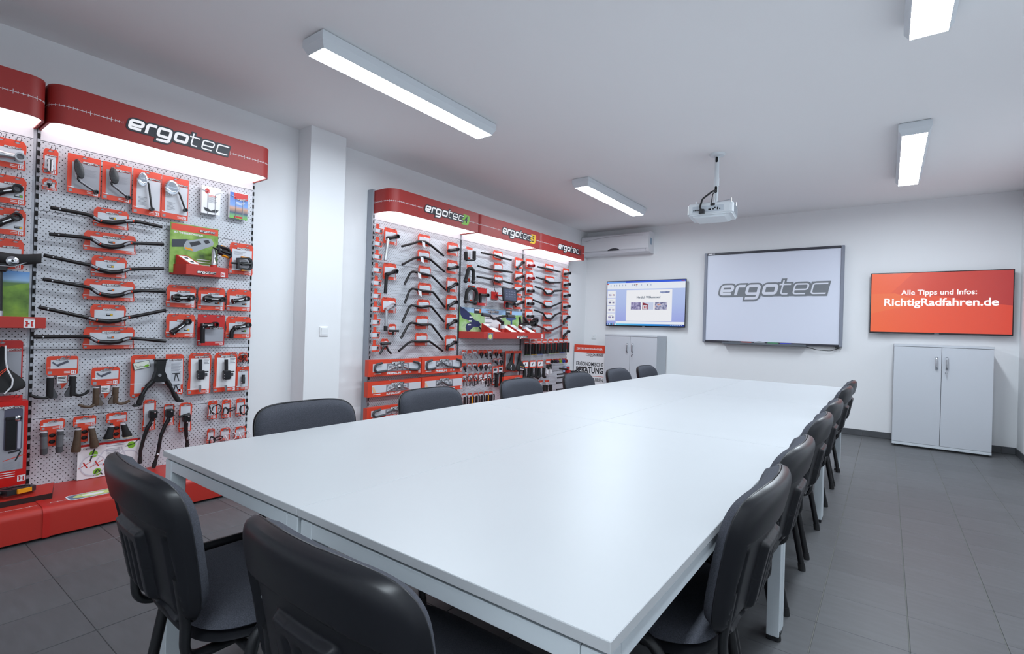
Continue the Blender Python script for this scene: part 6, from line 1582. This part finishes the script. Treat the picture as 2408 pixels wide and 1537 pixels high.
for (a, b) in ((T_(1134, 739, .24), T_(1149, 741, .23)), (T_(1192, 743, .17), T_(1209, 744, .15))): MB().tube([a, b], .021, 12).build('grip', DGREY, it.t, 50)
pt = barpost(1232, 756, None, 1)
MB().tube([T_(1222, 761, .2), T_(1243, 761, .2)], .015, 10).build('handlebar', BLACKBAR, it.t, 50)
for (a, b) in ((T_(1222, 745, .2), T_(1224, 762, .2)), (T_(1232, 746, .22), T_(1244, 762, .2))): MB().tube([a, b], .017, 10).build('bar_end', BLACKPL, it.t, 50)
pt = barpost(1255, 762, None, 2)
c = T_(1256, 762); m = MB(); m.cbox(c.x - .05, c.x + .05, c.y - .03, c.y + .03, c.z - .03, c.z + .03, .01); m.ring((c.x + .03, c.y, c.z + .05), .018, .034, -.03, .03, 14); m.ring((c.x - .03, c.y, c.z + .02), .018, .034, -.03, .03, 14); m.build('stem_body', BLACKBAR, it.t, 50)
# small fittings in rows under the tray
def fitting(u, v0, v1, label, kind, group):
    it = Item('fitting_card', label, 'accessory', (u - 4.5, v0, u + 5, v0 + (v1 - v0) * .55), off=.05, group=group); it.card(near=False, top=.35, bot=.0, em=False, inset=None if kind % 2 else 'none')
    it.hooks([0], short=True); c = Vector((.0, -.07, -it.h * .55)); s = .022
    mt = (SILVER, BLACKPL, BLACKPL, STEEL)[kind % 4] if kind < 8 else BLACKPL
    m = MB()
    if kind % 3 == 0: m.ring(tuple(c), s * .7, s * 1.15, -.01, .01, 14); m.cbox(c.x - .006, c.x + .006, c.y - .01, c.y + .01, c.z - s * 2, c.z - s, .002)
    elif kind % 3 == 1: m.tube([c + Vector((-.03, 0, .015)), c + Vector((.0, 0, .0)), c + Vector((.025, -.01, -.045))], [.009, .013, .007], 8); m.ring(tuple(c), s * .4, s * .9, -.008, .012, 12)
    else: m.cbox(c.x - .018, c.x + .018, c.y - .014, c.y + .012, c.z - .03, c.z + .02, .006); m.tube([c, c + Vector((.012, -.006, -.055))], .008, 8)
    m.build('fitting', mt, it.t, 50)
G = 'seat post clamps in rows on the yellow badge display'
k0 = (3, 4, 7, 6, 2, 5, 6, 2)
for k, u in enumerate((1090.5, 1103.5, 1116.5, 1129.5, 1140.5, 1151.5, 1164.5, 1176)):
    fitting(u, 823 - .3 * k, 841, f'small clamp fitting, {NTH[k] if k else "leftmost"} from the left in the upper row below the red tray' if k else 'small silver clamp fitting, leftmost in the upper row below the red tray', k0[k], G)
for k, u in enumerate((1090, 1103, 1116, 1128.5, 1140, 1150.5)):
    fitting(u, 853 - .3 * k, 871, f'small clamp fitting, {("leftmost", "second", "third", "fourth", "fifth", "sixth")[k]} of six in the lower row below the red tray', (2, 7, 1, 6, 5, 3)[k] + (0 if k != 4 else 4), G)
for k, u in enumerate((1164, 1176)):
    fitting(u, 842, 857, f'small black fitting above the boxed seat posts, {("left", "right")[k]} of two', (5, 1)[k] + 8, G)
for k, u in enumerate((1090, 1104, 1117, 1128, 1140, 1150)):
    mt = PAPER if k == 3 else BLACKMET
    it, o = cage((u - 3, 878 - k * .7, u + 7, 897 - k * .7), f'{"white" if k == 3 else "black wire"} bottle cage, {("leftmost", "second", "third", "fourth", "fifth", "sixth")[k]} of six above the bell row', (u + 4, 896), .05, .06, mt, (0, 0, 1, 1, 2, 1)[k], near=False)
for k, u in enumerate((1091, 1105, 1119, 1131, 1143, 1154)):
    it = Item('multi_tool', f'folding tool hanging on a red card, {("leftmost", "second", "third", "fourth", "fifth", "sixth")[k]} of six in the lowest visible row', 'tool', (u - 5, 924 - k * 1.2, u + 5, 938 - k * 1.2), off=.05, group='tools in the lowest visible row'); it.card(near=False, top=.35, bot=.1, em=False); it.hooks([0], short=True)
    c = Vector((0, -.08, -it.h * .8)); m = MB(); m.cbox(c.x - .03, c.x - .012, c.y - .015, c.y + .015, c.z - .07, c.z + .05, .006); m.cbox(c.x + .014, c.x + .032, c.y - .015, c.y + .015, c.z - .07, c.z + .05, .006); m.build('tool_side', BLACKPL, it.t)
    MB().cbox(-.011, .012, c.y - .01, c.y + .01, c.z - .06, c.z + .045, .004).build('tool_blades', (SILVER, AMBER)[k == 1 or k == 4], it.t)
# saddles on cards
for k, (b, lab) in enumerate((((1187, 824, 1206, 874), 'black saddle on a red card, left of two on the yellow badge display'), ((1207, 824, 1226, 874), 'black saddle with coloured stripes on a red card, right of two'))):
    it = Item('saddle_card', lab, 'saddle', b, off=.05); it.card('rect', near=False, top=.14, bot=.06, grey=CARD_DGREY, em=False); it.hooks([0], short=True)
    M = Matrix.Translation((.0, -.10, -it.h * .02)) @ Matrix(((0, 1, 0, 0), (0, 0, -1, 0), (1, 0, 0, 0), (0, 0, 0, 1))) @ (Matrix.Rotation(.12 * (1 - 2 * k), 4, 'Z'))
    saddle(it, None, tilt=M, L=it.h * .86)
    if k:
        for q, mt in enumerate((YELLOW, mat('stripe_violet', (120, 90, 160), .5), PAPER)): MB().tube([(-.03, -.125, -it.h * .24 - .016 * q), (.045, -.125, -it.h * .28 - .016 * q)], .005, 6).build('stripe', mt, it.t, 60)
    else: MB().tube(fillet([(-.035, -.12, -.05), (-.05, -.12, -it.h * .3), (-.03, -.118, -it.h * .42)], .03, 4), .006, 6).build('pale_piping', CARD_GREY, it.t, 60)
for k, (b, lab) in enumerate((((1158, 860, 1170, 905), 'suspension seat post on a tall red card, left of two'), ((1171, 858, 1182, 903), 'suspension seat post on a tall red card, right of two'))):
    it = Item('seatpost_card', lab, 'seat post', b, off=.05); it.card('rect', near=False, top=.1, bot=.05, grey=CARD_GREY, em=False); it.hooks([0], short=True)
    MB().quad(-.03, .03, -.0512, it.h * .24, it.h * .36).build('printed_picture', INK, it.t)
    m = MB(); m.tube([(.0, -.08, it.h * .1), (-.005, -.08, -it.h * .62)], .024, 10); m.cbox(-.04, .045, -.11, -.05, it.h * .07, it.h * .15, .008); m.build('seat_post', BLACKMET, it.t, 50)
it = Item('flat_red_box', 'wide red carton below the saddles, half behind a chair', 'box', (1184, 882, 1229, 908), off=.12); w, h = it.w / 2, it.h / 2
MB().cbox(-w, w, -.12, -.04, -h, h, .002).build('carton', CARD_RED, it.t); logo(it.t, WM_PRINT, w * .4, h * .55, w * .5, -.1212)
for sx in (-.4, .4): MB().quad(w * (sx - .12), w * (sx + .12), -.1208, h * .6, h * .7).build('small_print', INK, it.t)
# --- red badge display
for k in range(6):
    v = 607 + 29.8 * k; u = 1236 - .5 * k
    small_stem((u, v, u + 18, v + 28), f'{"red" if k < 2 else "black"} stem, {NTH[k]} of six down the left side of the red badge display', (u + 8, v + 17), (u + 18, v + 17.5), group='stems down the left side of the red badge display', r=.017, m=REDALLOY if k < 2 else None)
B5 = 'handlebars on the red badge display'
DARKRED = mat('dark_red_anodised', (96, 28, 32), .35, metal=.4)
for k, (b, pts) in enumerate((((1281, 619, 1302, 642), [(1265, 627), (1290, 632), (1317, 639)]), ((1281, 647, 1304, 669), [(1262, 652), (1280, 657), (1292, 664), (1303, 664), (1317, 664)]), ((1279, 676, 1300, 697), [(1259, 674), (1277, 680), (1286, 691), (1297, 690), (1303, 684), (1319, 683)]), ((1278, 705, 1299, 726), [(1254, 705), (1276, 714), (1284, 721), (1296, 721), (1320, 711)]), ((1278, 734, 1299, 755), [(1257, 729), (1277, 736), (1284, 748), (1296, 750), (1306, 740), (1318, 735)]), ((1276, 762, 1298, 784), [(1263, 765), (1280, 772), (1288, 777), (1300, 775), (1321, 765)]))):
    bar(b, pts, f'{"dark red" if k == 5 else "black"} handlebar, {NTH[k] if k < 5 else "lowest"} of six in the red badge display', k, None, off=.05, near=False, r=.0145, group=B5, m=DARKRED if k == 5 else None)
for k, v in enumerate((629, 655, 681, 707, 734, 768)):
    u = 1323 - .4 * k
    small_stem((u, v, u + 15, v + 25), f'black stem, {NTH[k] if k < 5 else "lowest"} of six down the right edge of the red badge display', (u + 6, v + (15 if k < 4 else 20)), (u + 16, v + (13 if k < 4 else 11)), group='stems down the right edge of the red badge display', r=.018, quill=None if k < 4 else [(u + 4, v + 28)])
for k, u in enumerate((1238, 1253, 1267, 1280, 1294, 1306.5, 1319, 1330.5)):
    it = Item('grip_pair', f'black grips with coloured ends, {("leftmost", "second", "third", "fourth", "fifth", "sixth", "seventh", "rightmost")[k]} of eight in a row', 'grips', (u - 5.5, 798 - .4 * k, u + 6, 808 - .5 * k), off=.06, group='row of eight grip pairs'); it.card(near=False, top=.5, bot=.18, em=False); it.hooks([0], short=True); w, h = it.w / 2, it.h / 2
    for s in (-1, 1): m = MB(); m.tube([(s * w * .58, -.08, -h - .004), (s * w * .58, -.08, -h - .15)], .021, 10); g = m.build('grip', RUBBER, it.t, 50); m = MB(); m.tube([(s * w * .58, -.08, -h - .147), (s * w * .58, -.08, -h - .1525)], .0215, 10); m.build('end_cap', (GREEN, YELLOW, mat('cap_blue', (70, 90, 170), .5), BLACKPL)[k % 4], g, 50)
    MB().box(-w * .22, w * .22, -.075, -.06, -h - .10, -h).build('card_tongue', CARD_RED2, it.t)
for k, u in enumerate((1235.5, 1252.5, 1270)):
    it = Item('grip_pair', f'winged black grips on a printed card, {("left", "middle", "right")[k]} of three', 'grips', (u - 7, 847 - .6 * k, u + 7, 866 - .6 * k), off=.05, group='three winged grip pairs'); it.card(near=False, top=.2, bot=.2, em=False, grey=PAPER); it.hooks([0], short=True); w, h = it.w / 2, it.h / 2
    m = MB(); m.prism([(-w * .3, -h * .2), (w * .1, h * .45), (w * .3, h * .4), (-w * .1, -h * .4)], -.0512, -.0506); m.build('printed_grip', INK, it.t)
    m = MB(); m.prism([(-w * .25, -h), (w * .25, -h), (w * .2, -h - .08), (0, -h - .11), (-w * .2, -h - .08)], -.05, -.048); m.build('card_tongue', CARD_GREY, it.t)
    for s in (-1, 1): m = MB(); m.tube(fillet([(s * w * .72, -.075, -h), (s * w * .78, -.075, -h - .12), (s * w * 1.25, -.08, -h - .135)], .04, 4), .022, 10); m.prism([(s * w * .5, -h - .03), (s * w * .15, -h - .12), (s * w * .7, -h - .14)] if s > 0 else [(s * w * .5, -h - .03), (s * w * .7, -h - .14), (s * w * .15, -h - .12)], -.085, -.07); m.build('grip', RUBBER, it.t, 50)
it = Item('grip_pair', 'white and black winged grips on a card beside the printed grip cards', 'grips', (1283, 844, 1294, 856), off=.06); it.card(near=False, top=.4, bot=.2, em=False); it.hooks([0], short=True); w, h = it.w / 2, it.h / 2
for s in (-1, 1): m = MB(); m.tube([(s * w * .6, -.08, -h), (s * w * .62, -.08, -h - .07)], .02, 10); m.build('grip', RUBBER, it.t, 50); m = MB(); m.prism([(s * w * .3, -h - .05), (s * w * .95, -h - .06), (s * w * 1.1, -h - .13), (s * w * .5, -h - .15)] if s < 0 else [(s * w * .3, -h - .05), (s * w * .5, -h - .15), (s * w * 1.1, -h - .13), (s * w * .95, -h - .06)], -.09, -.07); m.build('palm_wing', PAPER, it.t)
for k, u in enumerate((1296.5, 1303.5, 1309, 1316, 1323.5, 1329.5)):
    it = Item('clamp_ring', f'{("black", "black", "dark", "lime", "blue", "red")[k]} clamp ring on a tiny card, {("leftmost", "second", "third", "fourth", "fifth", "rightmost")[k]} of six', 'accessory', (u - 3, 843 - .3 * k, u + 3, 847 - .3 * k), off=.06, group='coloured clamp rings'); it.card(near=False, inset='none', em=False); it.hooks([0], short=True)
    m = MB(); m.ring((0, -.075, -it.h * 1.3), .016, .026, -.012, .012, 16); m.cbox(.018, .034, -.09, -.06, -it.h * 1.3 - .01, -it.h * 1.3 + .01, .003); m.build('ring', (BLACKPL, BLACKPL, mat('ring_violet', (86, 60, 90), .3, metal=.5), mat('ring_lime', (160, 190, 60), .3, metal=.5), mat('ring_blue', (64, 84, 170), .3, metal=.5), REDALLOY)[k], it.t, 50)
for k, u in enumerate((1271, 1286)):
    it = Item('grip_pair', f'black grips on a pointed red card half behind a chair, {("left", "right")[k]} of two', 'grips', (u - 6, 893 - k, u + 6, 918 - k), off=.05, group='lowest grip pairs'); w, h = it.w / 2, it.h / 2
    m = MB(); m.prism([(-w * .3, -h), (w * .3, -h), (w * .25, h * .3), (w, h * .7), (w * .5, h), (-w * .5, h), (-w, h * .7), (-w * .25, h * .3)], -.05, -.048); m.build('card', CARD_GREY, it.t); MB().quad(-w * .8, w * .8, -.0506, h * .55, h * .98).build('red_band', CARD_RED, it.t); it.hooks([0], short=True)
    for s in (-1, 1): MB().tube([(s * w * .75, -.08, .0), (s * w * .85, -.08, -h * 1.2)], .026, 10).build('grip', RUBBER, it.t, 50)
# rack of bar ends beside the poster: bars reaching out towards the chairs
pq = onz(1336, 960, .4)
t = thing('handlebar_tester', 'black test handlebar with stubs on a red holder, behind the third chair', 'display stand', (XP, 6.83, 0), PI / 2)
def W(u, v, x): q = onx(u, v, x); return Vector((q.y - 6.83, XP - q.x, q.z))
X1 = -3.72
b0 = W(1340, 873, X1)
MB().tube([(b0.x + .03, b0.y, .166), (b0.x + .03, b0.y, b0.z - .02)], .018, 12).build('post', BLACKMET, t, 50)
MB().cbox(b0.x - .08, b0.x + .14, b0.y - .1, b0.y + .1, .166, .178, .003).build('base_plate', BLACKMET, t)
m = MB(); m.cbox(b0.x - .06, b0.x + .06, b0.y - .04, b0.y + .05, b0.z - .05, b0.z - .01, .006); m.build('bracket', BLACKPL, t)
m = MB(); m.cbox(b0.x - .09, b0.x - .06, b0.y - .05, b0.y + .03, b0.z - .05, b0.z + .03, .004); m.build('red_holder', CARD_RED2, t)
m = MB(); m.tube(fillet([W(1316, 866, X1), W(1334, 868, X1), W(1343, 873, X1), W(1352, 873, X1), W(1362, 865, X1), W(1378, 863, X1)], .05, 5), .0125, 10); m.build('handlebar', BLACKBAR, t, 60)
for k, (u, v) in enumerate(((1311, 880), (1311, 888), (1309, 900), (1309, 916))):
    a = W(u, v, X1); MB().tube([a, Vector((b0.x + .05, a.y, a.z))], .0115, 10).build('bar_stub', BLACKPL, t, 50)
q = W(1330, 862, -3.93)
t2 = thing('leaflet_box', 'small red and pale blue leaflet box beside the test handlebar', 'leaflets', (-3.93, 6.83 + q.x + .03, q.z - .05), PI / 2)
m = MB(); m.box(-.05, .08, -.0, .03, -.03, .06); m.build('leaflets', mat('leaflet_pale_blue', (170, 190, 220), .5), t2)
MB().box(.0, .085, -.006, -.0005, -.03, .05).build('red_front', CARD_RED2, t2); smallprint_m = MB().quad(.01, .07, -.0066, .0, .01).build('small_print', PAPER, t2)
MB().box(-.03, .02, .03, .06, -.05, .0).build('holder_arm', BLACKPL, t2)
